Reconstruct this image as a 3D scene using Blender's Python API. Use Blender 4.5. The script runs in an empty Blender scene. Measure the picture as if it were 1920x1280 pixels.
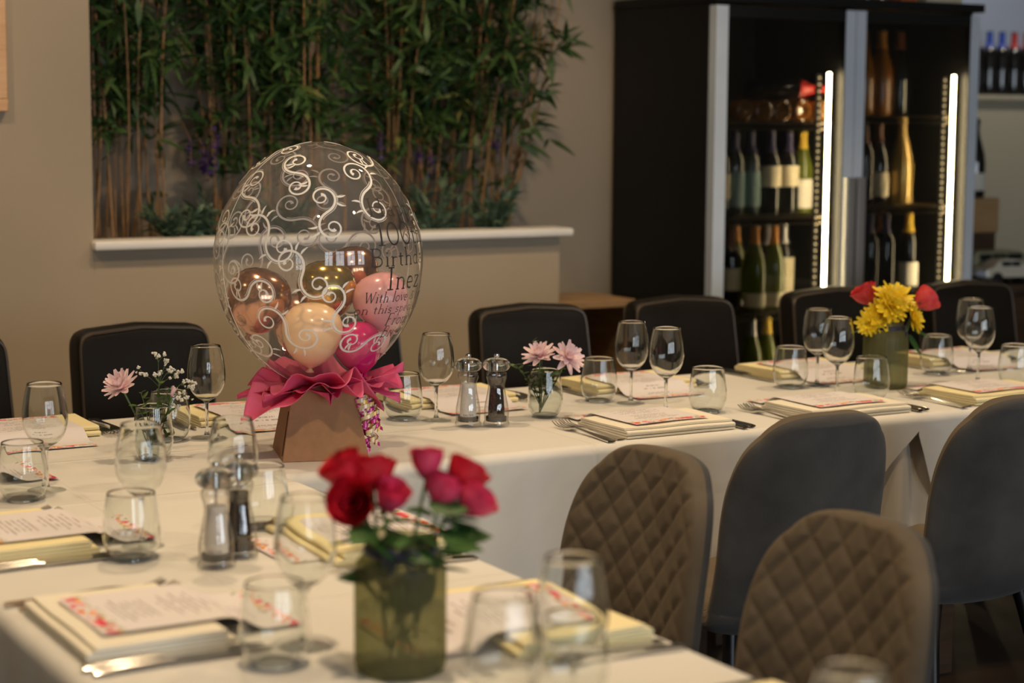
import bpy, bmesh, math, random
import numpy as np
from mathutils import Vector, Matrix, Euler

random.seed(7)
rng = np.random.default_rng(7)
S = bpy.context.scene
COL = S.collection
PI = math.pi
R = math.radians

# ------------------------------------------------------------------ camera
def make_camera():
    yaw, pitch, roll = R(30), math.atan((640 - 215) / 3500), R(0.35)
    f0 = Vector((math.sin(yaw), math.cos(yaw), 0)); r0 = Vector((math.cos(yaw), -math.sin(yaw), 0)); u0 = Vector((0, 0, 1))
    fwd = f0 * math.cos(pitch) - u0 * math.sin(pitch)
    up = u0 * math.cos(pitch) + f0 * math.sin(pitch)
    right = r0 * math.cos(roll) + up * math.sin(roll)
    upv = up * math.cos(roll) - r0 * math.sin(roll)
    cd = bpy.data.cameras.new('camera'); cam = bpy.data.objects.new('camera', cd); COL.objects.link(cam)
    m = Matrix.Identity(4)
    for i in range(3):
        m[i][0], m[i][1], m[i][2] = right[i], upv[i], -fwd[i]
    m.translation = (0, 0, 1.45)
    cam.matrix_world = m
    cd.sensor_width = 36; cd.lens = 3500 / 1920 * 36
    cd.clip_start = 0.05; cd.clip_end = 60
    cd.dof.use_dof = True; cd.dof.focus_distance = 3.88; cd.dof.aperture_fstop = 2.8
    S.camera = cam
make_camera()

# ------------------------------------------------------------------ light and exposure
S.view_settings.view_transform = 'Standard'; S.view_settings.look = 'None'
S.view_settings.gamma = 1; S.view_settings.use_curve_mapping = False
S.view_settings.exposure = 0.0
S.cycles.transparent_max_bounces = 40; S.cycles.max_bounces = 10
S.cycles.sample_clamp_indirect = 4.0
w = bpy.data.worlds.new('world'); S.world = w; w.use_nodes = True
w.node_tree.nodes['Background'].inputs[0].default_value = (0.55, 0.7, 1.0, 1); w.node_tree.nodes['Background'].inputs[1].default_value = 1.0

CEIL = 2.75
WARM = (1.0, 0.735, 0.445); COOL = (0.90, 0.94, 1.0)
def spot(x, y, power, angle=110, tx=0, ty=0, rad=0.05, col=WARM):
    l = bpy.data.lights.new('downlight', 'SPOT'); l.energy = power; l.color = col
    l.cycles.is_caustics_light = True; l.spot_size = R(angle); l.spot_blend = 0.6; l.shadow_soft_size = rad
    o = bpy.data.objects.new('downlight', l); COL.objects.link(o)
    o.location = (x, y, CEIL - 0.03)
    o.rotation_euler = Vector((tx, ty, -1)).to_track_quat('-Z', 'Y').to_euler()
SPOTS = [(0.9, 2.0, 86), (1.45, 3.7, 60), (2.75, 3.65, 57), (4.0, 3.65, 60), (2.3, 2.0, 40), (0.7, 0.4, 30), (3.6, 1.9, 30), (-0.4, 3.6, 40)]
for x, y, p in SPOTS: spot(x, y, p)
for x, p in ((0.5, 40), (1.9, 47), (3.05, 51)): spot(x, 4.25, p, 85, 0, 0.62)      # fill lamps added to brighten the wall and the planter
spot(6.3, 5.7, 34, 120, 0, 1.1, col=(1.0, 0.9, 0.78))  # fill lamp added to brighten the low and far walls
WINDOWS = [(-0.6, 0.5), (0.85, 1.95), (2.3, 3.4), (3.75, 4.85)]
WY = -3.2; WZ0, WZ1 = 0.75, 2.35
for x0, x1 in WINDOWS:
    l = bpy.data.lights.new('window_daylight', 'AREA'); l.shape = 'RECTANGLE'; l.size = x1 - x0; l.size_y = WZ1 - WZ0
    l.energy = 46; l.color = COOL
    o = bpy.data.objects.new('window_daylight', l); COL.objects.link(o)
    o.location = ((x0 + x1) / 2, WY - 0.08, (WZ0 + WZ1) / 2); o.rotation_euler = (R(90), 0, 0)

# ------------------------------------------------------------------ materials
M = {}
def mat(name, col=(0.5, 0.5, 0.5), rough=0.5, metal=0.0, var=0.0, scale=8.0, bump=0.0, bscale=40.0, coat=0.0, sheen=0.0, spec=0.5, emit=None, estr=0.0, sheen_tint=None):
    m = bpy.data.materials.new(name); m.use_nodes = True; nt = m.node_tree; N = nt.nodes; L = nt.links
    b = N['Principled BSDF']
    b.inputs['Base Color'].default_value = (*col, 1); b.inputs['Roughness'].default_value = rough
    b.inputs['Metallic'].default_value = metal; b.inputs['Coat Weight'].default_value = coat
    b.inputs['Sheen Weight'].default_value = sheen; b.inputs['Specular IOR Level'].default_value = spec
    if sheen_tint: b.inputs['Sheen Tint'].default_value = (*sheen_tint, 1)
    if emit: b.inputs['Emission Color'].default_value = (*emit, 1); b.inputs['Emission Strength'].default_value = estr
    tc = N.new('ShaderNodeTexCoord')
    nz = N.new('ShaderNodeTexNoise'); nz.inputs['Scale'].default_value = scale; nz.inputs['Detail'].default_value = 4
    L.new(tc.outputs['Object'], nz.inputs['Vector'])
    mr = N.new('ShaderNodeMapRange'); mr.inputs[1].default_value = 0.3; mr.inputs[2].default_value = 0.7
    mr.inputs[3].default_value = 1 - max(var, 0.03); mr.inputs[4].default_value = 1 + max(var, 0.03)
    L.new(nz.outputs['Fac'], mr.inputs[0])
    mx = N.new('ShaderNodeMix'); mx.data_type = 'RGBA'; mx.blend_type = 'MULTIPLY'; mx.inputs[0].default_value = 1
    mx.inputs[6].default_value = (*col, 1); L.new(mr.outputs[0], mx.inputs[7]); L.new(mx.outputs[2], b.inputs['Base Color'])
    if bump:
        n2 = N.new('ShaderNodeTexNoise'); n2.inputs['Scale'].default_value = bscale; n2.inputs['Detail'].default_value = 5
        L.new(tc.outputs['Object'], n2.inputs['Vector'])
        bp = N.new('ShaderNodeBump'); bp.inputs['Strength'].default_value = bump; bp.inputs['Distance'].default_value = 0.01
        L.new(n2.outputs['Fac'], bp.inputs['Height']); L.new(bp.outputs[0], b.inputs['Normal'])
    M[name] = m
    return m

def thin_glass(name, tint=(0.985, 0.99, 0.985), edge=(0.55, 0.58, 0.57), ior=1.45, gain=1.0, rough=0.0, power=3.0, haze=0.0):
    """clear thin wall: a Fresnel coat over a see-through sheet whose edge-on path is a little darker"""
    m = bpy.data.materials.new(name); m.use_nodes = True; nt = m.node_tree; N = nt.nodes; L = nt.links
    N.remove(N['Principled BSDF']); out = N['Material Output']
    tr = N.new('ShaderNodeBsdfTransparent'); gl = N.new('ShaderNodeBsdfGlossy'); gl.inputs['Roughness'].default_value = rough
    lw = N.new('ShaderNodeLayerWeight'); lw.inputs[0].default_value = 0.5
    pw = N.new('ShaderNodeMath'); pw.operation = 'POWER'; pw.inputs[1].default_value = power; L.new(lw.outputs['Facing'], pw.inputs[0])
    mc = N.new('ShaderNodeMix'); mc.data_type = 'RGBA'; mc.inputs[6].default_value = (*tint, 1); mc.inputs[7].default_value = (*edge, 1)
    L.new(pw.outputs[0], mc.inputs[0]); L.new(mc.outputs[2], tr.inputs[0])
    f0 = ((ior - 1) / (ior + 1)) ** 2 * gain
    p5 = N.new('ShaderNodeMath'); p5.operation = 'POWER'; p5.inputs[1].default_value = 5.0; L.new(lw.outputs['Facing'], p5.inputs[0])
    g = N.new('ShaderNodeMath'); g.operation = 'MULTIPLY_ADD'; g.inputs[1].default_value = 0.75 - f0; g.inputs[2].default_value = f0; g.use_clamp = True; L.new(p5.outputs[0], g.inputs[0])
    mx = N.new('ShaderNodeMixShader'); L.new(g.outputs[0], mx.inputs[0]); L.new(tr.outputs[0], mx.inputs[1]); L.new(gl.outputs[0], mx.inputs[2])
    res = mx.outputs[0]
    if haze:
        df = N.new('ShaderNodeBsdfDiffuse'); df.inputs[0].default_value = (0.8, 0.78, 0.75, 1); mh = N.new('ShaderNodeMixShader'); mh.inputs[0].default_value = haze
        L.new(res, mh.inputs[1]); L.new(df.outputs[0], mh.inputs[2]); res = mh.outputs[0]
    L.new(res, out.inputs[0]); M[name] = m
    return m

def frosted(name, body=(0.3, 0.42, 0.33), see=(0.75, 0.85, 0.75), fac=0.45):
    m = bpy.data.materials.new(name); m.use_nodes = True; nt = m.node_tree; N = nt.nodes; L = nt.links
    b = N['Principled BSDF']; b.inputs['Base Color'].default_value = (*body, 1); b.inputs['Roughness'].default_value = 0.35
    tr = N.new('ShaderNodeBsdfTransparent'); tr.inputs[0].default_value = (*see, 1)
    tl = N.new('ShaderNodeBsdfTranslucent'); tl.inputs[0].default_value = (*body, 1)
    m1 = N.new('ShaderNodeMixShader'); m1.inputs[0].default_value = 0.5; L.new(b.outputs[0], m1.inputs[1]); L.new(tl.outputs[0], m1.inputs[2])
    m2 = N.new('ShaderNodeMixShader'); m2.inputs[0].default_value = fac; L.new(m1.outputs[0], m2.inputs[1]); L.new(tr.outputs[0], m2.inputs[2])
    L.new(m2.outputs[0], N['Material Output'].inputs[0]); M[name] = m
    return m

def leafy(name, c1, c2, scale=30, trans=0.3, rough=0.5):
    m = bpy.data.materials.new(name); m.use_nodes = True; nt = m.node_tree; N = nt.nodes; L = nt.links
    b = N['Principled BSDF']; b.inputs['Roughness'].default_value = rough
    tc = N.new('ShaderNodeTexCoord'); nz = N.new('ShaderNodeTexNoise'); nz.inputs['Scale'].default_value = scale
    L.new(tc.outputs['Object'], nz.inputs['Vector'])
    rp = N.new('ShaderNodeValToRGB'); rp.color_ramp.elements[0].position = 0.35; rp.color_ramp.elements[1].position = 0.68
    rp.color_ramp.elements[0].color = (*c1, 1); rp.color_ramp.elements[1].color = (*c2, 1)
    L.new(nz.outputs['Fac'], rp.inputs[0]); L.new(rp.outputs[0], b.inputs['Base Color'])
    tl = N.new('ShaderNodeBsdfTranslucent'); L.new(rp.outputs[0], tl.inputs[0])
    mx = N.new('ShaderNodeMixShader'); mx.inputs[0].default_value = trans
    L.new(b.outputs[0], mx.inputs[1]); L.new(tl.outputs[0], mx.inputs[2]); L.new(mx.outputs[0], N['Material Output'].inputs[0])
    M[name] = m
    return m

def menu_material(name):
    m = bpy.data.materials.new(name); m.use_nodes = True; nt = m.node_tree; N = nt.nodes; L = nt.links
    b = N['Principled BSDF']; b.inputs['Roughness'].default_value = 0.6
    uv = N.new('ShaderNodeUVMap'); sp = N.new('ShaderNodeSeparateXYZ'); L.new(uv.outputs[0], sp.inputs[0])
    def math_(op, a, c=None, d=None):
        n = N.new('ShaderNodeMath'); n.operation = op
        for i, v in enumerate((a, c, d)):
            if v is None: continue
            if isinstance(v, (int, float)): n.inputs[i].default_value = v
            else: L.new(v, n.inputs[i])
        return n.outputs[0]
    U, V = sp.outputs[0], sp.outputs[1]
    # rows of small print
    row = math_('FRACT', math_('MULTIPLY', V, 30.0)); rowmask = math_('LESS_THAN', row, 0.38)
    rowid = math_('FLOOR', math_('MULTIPLY', V, 30.0))
    cb = N.new('ShaderNodeCombineXYZ'); L.new(math_('MULTIPLY', U, 55.0), cb.inputs[0]); L.new(math_('MULTIPLY', rowid, 7.31), cb.inputs[1])
    nz = N.new('ShaderNodeTexNoise'); nz.inputs['Scale'].default_value = 1.0; nz.inputs['Detail'].default_value = 1; L.new(cb.outputs[0], nz.inputs['Vector'])
    word = math_('GREATER_THAN', nz.outputs['Fac'], 0.44)
    wn = N.new('ShaderNodeTexWhiteNoise'); wn.noise_dimensions = '1D'; L.new(rowid, wn.inputs['W'])
    halfw = math_('MULTIPLY_ADD', wn.outputs['Value'], 0.22, 0.10)
    inrow = math_('LESS_THAN', math_('ABSOLUTE', math_('SUBTRACT', U, 0.5)), halfw)
    used = math_('GREATER_THAN', math_('FRACT', math_('MULTIPLY', rowid, 0.37)), 0.18)
    inv = math_('LESS_THAN', math_('ABSOLUTE', math_('SUBTRACT', V, 0.5)), 0.33)
    txt = math_('MULTIPLY', math_('MULTIPLY', math_('MULTIPLY', rowmask, word), math_('MULTIPLY', inrow, inv)), used)
    mx = N.new('ShaderNodeMix'); mx.data_type = 'RGBA'; mx.inputs[6].default_value = (0.76, 0.72, 0.74, 1); mx.inputs[7].default_value = (0.36, 0.32, 0.33, 1)
    L.new(txt, mx.inputs[0]); cur = mx.outputs[2]
    # flower garlands printed along both short ends
    endd = math_('ABSOLUTE', math_('SUBTRACT', V, 0.5))
    sc = N.new('ShaderNodeMapping'); sc.inputs['Scale'].default_value = (1.0, 1.4, 1); L.new(uv.outputs[0], sc.inputs[0])
    def layer(cur, seed, scale, thr, col, lo, hi):
        mp = N.new('ShaderNodeMapping'); mp.inputs['Location'].default_value = (seed, seed * 1.7, 0); L.new(sc.outputs[0], mp.inputs[0])
        t = N.new('ShaderNodeTexNoise'); t.inputs['Scale'].default_value = scale; t.inputs['Detail'].default_value = 3; L.new(mp.outputs[0], t.inputs['Vector'])
        k = math_('MULTIPLY', math_('GREATER_THAN', t.outputs['Fac'], thr), math_('MULTIPLY', math_('GREATER_THAN', endd, lo), math_('LESS_THAN', endd, hi)))
        q = N.new('ShaderNodeMix'); q.data_type = 'RGBA'; L.new(k, q.inputs[0]); L.new(cur, q.inputs[6]); q.inputs[7].default_value = (*col, 1)
        return q.outputs[2]
    cur = layer(cur, 9.1, 16, 0.57, (0.28, 0.33, 0.14), 0.375, 0.485)
    cur = layer(cur, 2.3, 9, 0.56, (0.85, 0.42, 0.10), 0.405, 0.48)
    cur = layer(cur, 5.2, 8, 0.53, (0.72, 0.05, 0.10), 0.42, 0.485)
    cur = layer(cur, 7.7, 12, 0.60, (0.85, 0.25, 0.30), 0.40, 0.485)
    L.new(cur, b.inputs['Base Color']); M[name] = m
    return m

def cloth_material(name, col):
    m = bpy.data.materials.new(name); m.use_nodes = True; nt = m.node_tree; N = nt.nodes; L = nt.links
    b = N['Principled BSDF']; b.inputs['Base Color'].default_value = (*col, 1); b.inputs['Roughness'].default_value = 0.75; b.inputs['Sheen Weight'].default_value = 0.1
    tc = N.new('ShaderNodeTexCoord'); sp = N.new('ShaderNodeSeparateXYZ'); L.new(tc.outputs['Object'], sp.inputs[0])
    def crease(sock, period, off):
        a = N.new('ShaderNodeMath'); a.operation = 'ADD'; a.inputs[1].default_value = off; L.new(sock, a.inputs[0])
        p = N.new('ShaderNodeMath'); p.operation = 'PINGPONG'; p.inputs[1].default_value = period / 2; L.new(a.outputs[0], p.inputs[0])
        r = N.new('ShaderNodeMapRange'); r.inputs[1].default_value = 0; r.inputs[2].default_value = 0.010; r.inputs[3].default_value = 1; r.inputs[4].default_value = 0; r.interpolation_type = 'SMOOTHSTEP'
        L.new(p.outputs[0], r.inputs[0]); return r.outputs[0]
    cx = crease(sp.outputs[0], 0.56, 0.12); cy = crease(sp.outputs[1], 0.41, 0.03)
    nz = N.new('ShaderNodeTexNoise'); nz.inputs['Scale'].default_value = 4; nz.inputs['Detail'].default_value = 3; nz.inputs['Distortion'].default_value = 1.0
    L.new(tc.outputs['Object'], nz.inputs['Vector'])
    s1 = N.new('ShaderNodeMath'); s1.operation = 'ADD'; L.new(cx, s1.inputs[0]); L.new(cy, s1.inputs[1])
    s2 = N.new('ShaderNodeMath'); s2.operation = 'MULTIPLY_ADD'; s2.inputs[1].default_value = 3.0; L.new(nz.outputs['Fac'], s2.inputs[0]); L.new(s1.outputs[0], s2.inputs[2])
    bp = N.new('ShaderNodeBump'); bp.inputs['Strength'].default_value = 0.55; bp.inputs['Distance'].default_value = 0.004
    L.new(s2.outputs[0], bp.inputs['Height']); L.new(bp.outputs[0], b.inputs['Normal']); M[name] = m
    return m

def text_layers_wood(name, c1, c2, rough=0.5):
    m = mat(name, c1, rough); nt = m.node_tree; N = nt.nodes; L = nt.links
    tc = N.new('ShaderNodeTexCoord'); mp = N.new('ShaderNodeMapping'); mp.inputs['Scale'].default_value = (2, 2, 18); L.new(tc.outputs['Object'], mp.inputs[0])
    nz = N.new('ShaderNodeTexNoise'); nz.inputs['Scale'].default_value = 4; nz.inputs['Detail'].default_value = 6; L.new(mp.outputs[0], nz.inputs['Vector'])
    rp = N.new('ShaderNodeValToRGB'); rp.color_ramp.elements[0].color = (*c1, 1); rp.color_ramp.elements[1].color = (*c2, 1)
    rp.color_ramp.elements[0].position = 0.35; rp.color_ramp.elements[1].position = 0.7
    L.new(nz.outputs['Fac'], rp.inputs[0]); L.new(rp.outputs[0], N['Principled BSDF'].inputs['Base Color'])
    return m

mat('wall_paint', (0.38, 0.31, 0.225), 0.8, var=0.03, scale=2, bump=0.05, bscale=120)
mat('niche_paint', (0.385, 0.315, 0.235), 0.8, var=0.03, scale=2, bump=0.05, bscale=120)
mat('blue_paint', (0.50, 0.57, 0.72), 0.8, var=0.03, scale=2)
mat('olive_paint', (0.46, 0.42, 0.31), 0.7, var=0.04, scale=2)
mat('ceiling_paint', (0.5, 0.47, 0.42), 0.9, var=0.02, scale=2)
mat('sill_white', (0.82, 0.80, 0.77), 0.4, var=0.03)
text_layers_wood('floor_wood', (0.035, 0.022, 0.014), (0.07, 0.04, 0.024), 0.65)
text_layers_wood('pale_wood', (0.58, 0.33, 0.16), (0.68, 0.42, 0.22), 0.5)
text_layers_wood('crate_wood', (0.28, 0.17, 0.08), (0.38, 0.24, 0.12), 0.55)
text_layers_wood('dark_wood', (0.05, 0.028, 0.015), (0.09, 0.05, 0.026), 0.45)
cloth_material('cloth_white', (0.69, 0.675, 0.635))
cloth_material('cloth_under', (0.66, 0.61, 0.53))
mat('leather', (0.007, 0.0057, 0.0045), 0.5, var=0.15, scale=14, bump=0.12, bscale=160, spec=0.22)
mat('leather_seam', (0.06, 0.045, 0.033), 0.4)
mat('velvet_outer', (0.055, 0.053, 0.051), 0.85, var=0.38, scale=6, bump=0.08, bscale=220, sheen=0.14, sheen_tint=(0.6, 0.6, 0.65), spec=0.2)
mat('velvet', (0.105, 0.082, 0.057), 0.85, var=0.18, scale=9, bump=0.08, bscale=220, sheen=0.12, sheen_tint=(0.6, 0.55, 0.5), spec=0.2)
mat('black_metal', (0.012, 0.012, 0.013), 0.35, metal=0.6)
mat('cabinet_black', (0.008, 0.008, 0.008), 0.5, spec=0.3)
mat('silver', (0.74, 0.84, 0.98), 0.4, metal=0.25, var=0.03)
mat('handle_grey', (0.26, 0.265, 0.28), 0.4, metal=0.3)
mat('steel', (0.66, 0.64, 0.61), 0.17, metal=1.0, var=0.04, scale=20)
mat('kraft', (0.32, 0.17, 0.08), 0.75, var=0.06, scale=60, bump=0.06, bscale=300)
mat('kraft_slot', (0.03, 0.02, 0.014), 0.9)
mat('napkin_yellow', (0.88, 0.78, 0.46), 0.8, bump=0.15, bscale=500)
mat('napkin_cream', (0.84, 0.79, 0.66), 0.8, bump=0.15, bscale=500)
mat('salt', (0.85, 0.83, 0.80), 0.9, var=0.05, scale=300, bump=0.5, bscale=600)
mat('pepper', (0.035, 0.022, 0.016), 0.7, var=0.9, scale=260, bump=0.9, bscale=300)
mat('ink', (0.035, 0.03, 0.032), 0.5)
mat('swirl_white', (0.86, 0.82, 0.77), 0.5)
mat('navy_ribbon', (0.006, 0.009, 0.035), 0.5, sheen=0.3)
mat('rose_gold', (0.62, 0.33, 0.22), 0.16, metal=0.9)
mat('gold', (0.58, 0.40, 0.10), 0.15, metal=0.9)
mat('copper', (0.55, 0.27, 0.15), 0.16, metal=0.9)
mat('peach', (0.90, 0.60, 0.36), 0.22, coat=0.3)
mat('pink_latex', (0.86, 0.42, 0.44), 0.22, coat=0.3)
mat('magenta', (0.62, 0.012, 0.15), 0.2, coat=0.4)
leafy('tissue', (0.84, 0.12, 0.29), (0.92, 0.24, 0.42), 8, 0.35, 0.6)
mat('ribbon_magenta', (0.66, 0.04, 0.32), 0.25, coat=0.4)
mat('ribbon_yellow', (0.82, 0.58, 0.12), 0.25, coat=0.4)
mat('ribbon_cream', (0.74, 0.62, 0.40), 0.25, coat=0.4)
leafy('bamboo_leaf', (0.022, 0.062, 0.018), (0.085, 0.165, 0.045), 16, 0.25)
leafy('bamboo_leaf_pale', (0.08, 0.12, 0.03), (0.22, 0.22, 0.07), 16, 0.25)
mat('bamboo_cane', (0.27, 0.145, 0.055), 0.5, var=0.35, scale=40)
leafy('fern_leaf', (0.045, 0.10, 0.06), (0.14, 0.21, 0.14), 25, 0.2)
leafy('purple_petal', (0.038, 0.018, 0.11), (0.085, 0.04, 0.20), 40, 0.2)
leafy('rose_red', (0.55, 0.006, 0.022), (0.75, 0.022, 0.05), 40, 0.2)
leafy('rose_pink', (0.66, 0.03, 0.11), (0.80, 0.09, 0.19), 40, 0.2)
leafy('coral_rose', (0.70, 0.04, 0.05), (0.85, 0.10, 0.10), 40, 0.2)
leafy('mum_pink', (0.84, 0.60, 0.64), (0.92, 0.76, 0.78), 60, 0.25)
leafy('mum_yellow', (0.86, 0.60, 0.02), (0.95, 0.76, 0.04), 60, 0.25)
mat('mum_heart', (0.62, 0.28, 0.30), 0.7); mat('mum_heart_yellow', (0.60, 0.32, 0.01), 0.7)
leafy('rose_leaf', (0.026, 0.085, 0.018), (0.07, 0.17, 0.04), 30, 0.2)
leafy('green_stem', (0.06, 0.13, 0.03), (0.12, 0.20, 0.05), 30, 0.1)
leafy('sprig', (0.05, 0.10, 0.02), (0.12, 0.18, 0.04), 40, 0.2)
leafy('gyp_white', (0.75, 0.72, 0.62), (0.88, 0.86, 0.80), 80, 0.2)
thin_glass('glass', gain=1.25, power=4.0)
thin_glass('glass_solid', (0.95, 0.965, 0.96), (0.42, 0.45, 0.44), 1.5, 1.5, power=2.5)
thin_glass('acrylic', (0.96, 0.96, 0.955), (0.50, 0.48, 0.45), 1.5, 3.5, power=2.4)
thin_glass('balloon_film', (0.97, 0.965, 0.955), (0.72, 0.66, 0.58), 1.4, 2.0, power=8.0, haze=0.05)
thin_glass('door_glass', (0.62, 0.63, 0.62), (0.6, 0.6, 0.6), 1.5, 1.0)
thin_glass('water', (0.95, 0.97, 0.95), (0.7, 0.75, 0.72), 1.33, 1.0)
thin_glass('pane_glass', (0.96, 0.98, 0.98), (0.7, 0.7, 0.7), 1.45, 1.0)
gm = bpy.data.materials.new('glass_real'); gm.use_nodes = True; gm.node_tree.nodes.remove(gm.node_tree.nodes['Principled BSDF']); gb = gm.node_tree.nodes.new('ShaderNodeBsdfGlass'); gb.inputs['IOR'].default_value = 1.47; gb.inputs['Roughness'].default_value = 0.0; gb.inputs['Color'].default_value = (0.98, 0.99, 0.985, 1)
gm.node_tree.links.new(gb.outputs[0], gm.node_tree.nodes['Material Output'].inputs[0]); M['glass_real'] = gm
frosted('jar_glass', (0.32, 0.31, 0.17), (0.66, 0.66, 0.46), 0.58)
mat('bottle_black', (0.006, 0.006, 0.007), 0.08, coat=0.5); mat('bottle_green', (0.10, 0.12, 0.015), 0.10, coat=0.5)
mat('bottle_amber', (0.22, 0.085, 0.012), 0.12, coat=0.5); mat('bottle_gold', (0.50, 0.34, 0.10), 0.2, metal=0.5, coat=0.5); mat('bottle_teal', (0.02, 0.03, 0.03), 0.1, coat=0.5)
mat('label_cream', (0.66, 0.58, 0.42), 0.6, var=0.08, scale=60); mat('label_teal', (0.12, 0.20, 0.21), 0.6, var=0.1, scale=50); mat('label_white', (0.80, 0.77, 0.68), 0.6, var=0.05)
mat('foil_blue', (0.03, 0.025, 0.09), 0.4); mat('foil_bright_blue', (0.02, 0.06, 0.40), 0.35); mat('foil_red', (0.42, 0.02, 0.015), 0.35); mat('foil_yellow', (0.72, 0.48, 0.04), 0.35); mat('foil_orange', (0.52, 0.20, 0.02), 0.35); mat('foil_black', (0.01, 0.01, 0.01), 0.4); mat('foil_silver', (0.6, 0.6, 0.6), 0.3, metal=0.8); mat('foil_brown', (0.14, 0.04, 0.012), 0.4)
mat('led_white', (1, 0.9, 0.7), 0.5, emit=(1.0, 0.76, 0.42), estr=95.0)
mat('led_dot', (1, 0.8, 0.5), 0.5, emit=(1.0, 0.70, 0.34), estr=2.2)  # emission standing in for the strip's dotted reflection
mat('lamp_glow', (1, 0.9, 0.7), 0.5, emit=(1.0, 0.78, 0.48), estr=8.0)
mat('toy_white', (0.66, 0.63, 0.52), 0.25, coat=0.5); mat('toy_khaki', (0.30, 0.29, 0.18), 0.4); mat('toy_dark', (0.015, 0.015, 0.018), 0.3); mat('toy_red', (0.18, 0.015, 0.012), 0.4)
mat('white_card', (0.72, 0.72, 0.72), 0.6); mat('orange_card', (0.60, 0.16, 0.04), 0.6)
menu_material('menu_paper')

# ------------------------------------------------------------------ mesh helpers
class MB:
    def __init__(s): s.v = []; s.f = []; s.n = 0; s.uv = None
    def add(s, v, f):
        v = np.asarray(v, float).reshape(-1, 3); s.v.append(v)
        s.f.extend([tuple(int(i) + s.n for i in q) for q in f]); s.n += len(v); return s
    def box(s, x0, x1, y0, y1, z0, z1):
        v = [(x, y, z) for z in (z0, z1) for y in (y0, y1) for x in (x0, x1)]
        return s.add(v, [(0, 2, 3, 1), (4, 5, 7, 6), (0, 1, 5, 4), (2, 6, 7, 3), (0, 4, 6, 2), (1, 3, 7, 5)])
    def rbox(s, x0, x1, y0, y1, z0, z1, r, seg=2):
        bm = bmesh.new(); bmesh.ops.create_cube(bm, size=1)
        for q in bm.verts: q.co = ((x0 + x1) / 2 + q.co.x * (x1 - x0), (y0 + y1) / 2 + q.co.y * (y1 - y0), (z0 + z1) / 2 + q.co.z * (z1 - z0))
        bmesh.ops.bevel(bm, geom=bm.edges[:], offset=r, segments=seg, profile=0.5, affect='EDGES')
        bm.verts.index_update(); s.add([q.co[:] for q in bm.verts], [[q.index for q in f.verts] for f in bm.faces]); bm.free(); return s
    def lathe(s, prof, n=24, cap0=False, cap1=False, c=(0, 0, 0)):
        k = len(prof); a = np.linspace(0, 2 * PI, n, endpoint=False); v = []
        for r, z in prof: v.append(np.stack([c[0] + r * np.cos(a), c[1] + r * np.sin(a), np.full(n, c[2] + z)], 1))
        f = [(i * n + j, i * n + (j + 1) % n, (i + 1) * n + (j + 1) % n, (i + 1) * n + j) for i in range(k - 1) for j in range(n)]
        if cap0: f.append(tuple(range(n - 1, -1, -1)))
        if cap1: f.append(tuple((k - 1) * n + j for j in range(n)))
        return s.add(np.concatenate(v), f)
    def tube(s, pts, rad, n=6, caps=True):
        pts = [Vector(p) for p in pts]; m = len(pts); rad = [rad] * m if np.isscalar(rad) else rad; v = []
        up = None
        for i, p in enumerate(pts):
            t = (pts[min(i + 1, m - 1)] - pts[max(i - 1, 0)])
            t = t.normalized() if t.length > 1e-9 else Vector((0, 0, 1))
            if up is None: up = Vector((1, 0, 0)) if abs(t.x) < 0.8 else Vector((0, 1, 0))
            up = (up - t * up.dot(t)).normalized(); bi = t.cross(up)
            for j in range(n):
                a = 2 * PI * j / n; v.append(p + (up * math.cos(a) + bi * math.sin(a)) * rad[i])
        f = [(i * n + j, i * n + (j + 1) % n, (i + 1) * n + (j + 1) % n, (i + 1) * n + j) for i in range(m - 1) for j in range(n)]
        if caps: f.append(tuple(range(n - 1, -1, -1))); f.append(tuple((m - 1) * n + j for j in range(n)))
        return s.add([q[:] for q in v], f)
    def grid(s, P):
        P = np.asarray(P); a, b = P.shape[:2]
        return s.add(P.reshape(-1, 3), [(i * b + j, i * b + j + 1, (i + 1) * b + j + 1, (i + 1) * b + j) for i in range(a - 1) for j in range(b - 1)])
    def sphere(s, c, r, n=12, m=8, sz=1.0):
        pr = [(max(1e-4, r * math.sin(PI * i / m)), -r * sz * math.cos(PI * i / m)) for i in range(m + 1)]
        return s.lathe(pr, n, c=c)
    def mesh(s, name, m, smooth=True, angle=40):
        me = bpy.data.meshes.new(name)
        v = np.concatenate(s.v) if s.v else np.zeros((0, 3))
        me.from_pydata(v.tolist(), [], s.f); me.materials.append(M[m] if isinstance(m, str) else m)
        if smooth: me.shade_smooth(); me.set_sharp_from_angle(angle=R(angle))
        me.update(); return me
    def build(s, name, m, parent=None, smooth=True, angle=40):
        return link(name, s.mesh(name, m, smooth, angle), parent)
def link(name, me, parent=None, loc=None, rot=None, scale=None):
    o = bpy.data.objects.new(name, me); COL.objects.link(o)
    if parent: o.parent = parent
    if loc is not None: o.location = loc
    if rot is not None: o.rotation_euler = rot
    if scale is not None: o.scale = scale
    return o
def tag(o, label, cat, group=None):
    o['label'] = label; o['category'] = cat
    if group: o['group'] = group
    return o
def thing(name, label, cat, loc=(0, 0, 0), rz=0, group=None):
    o = bpy.data.objects.new(name, None); COL.objects.link(o); o.empty_display_size = 0.05
    o.location = loc; o.rotation_euler = (0, 0, rz)
    return tag(o, label, cat, group)
def struct(o): o['kind'] = 'structure'; return o
def copy_tree(o, parent=None):
    c = o.copy(); COL.objects.link(c)
    if parent: c.parent = parent
    for ch in list(o.children): copy_tree(ch, c)
    return c
PROTO = {}
def place(key, maker, label, cat, loc, rz=0, group=None, rot=None):
    if key not in PROTO: o = PROTO[key] = maker()
    else: o = copy_tree(PROTO[key])
    tag(o, label, cat, group); o.location = loc; o.rotation_euler = rot if rot else (0, 0, rz)
    return o
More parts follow.
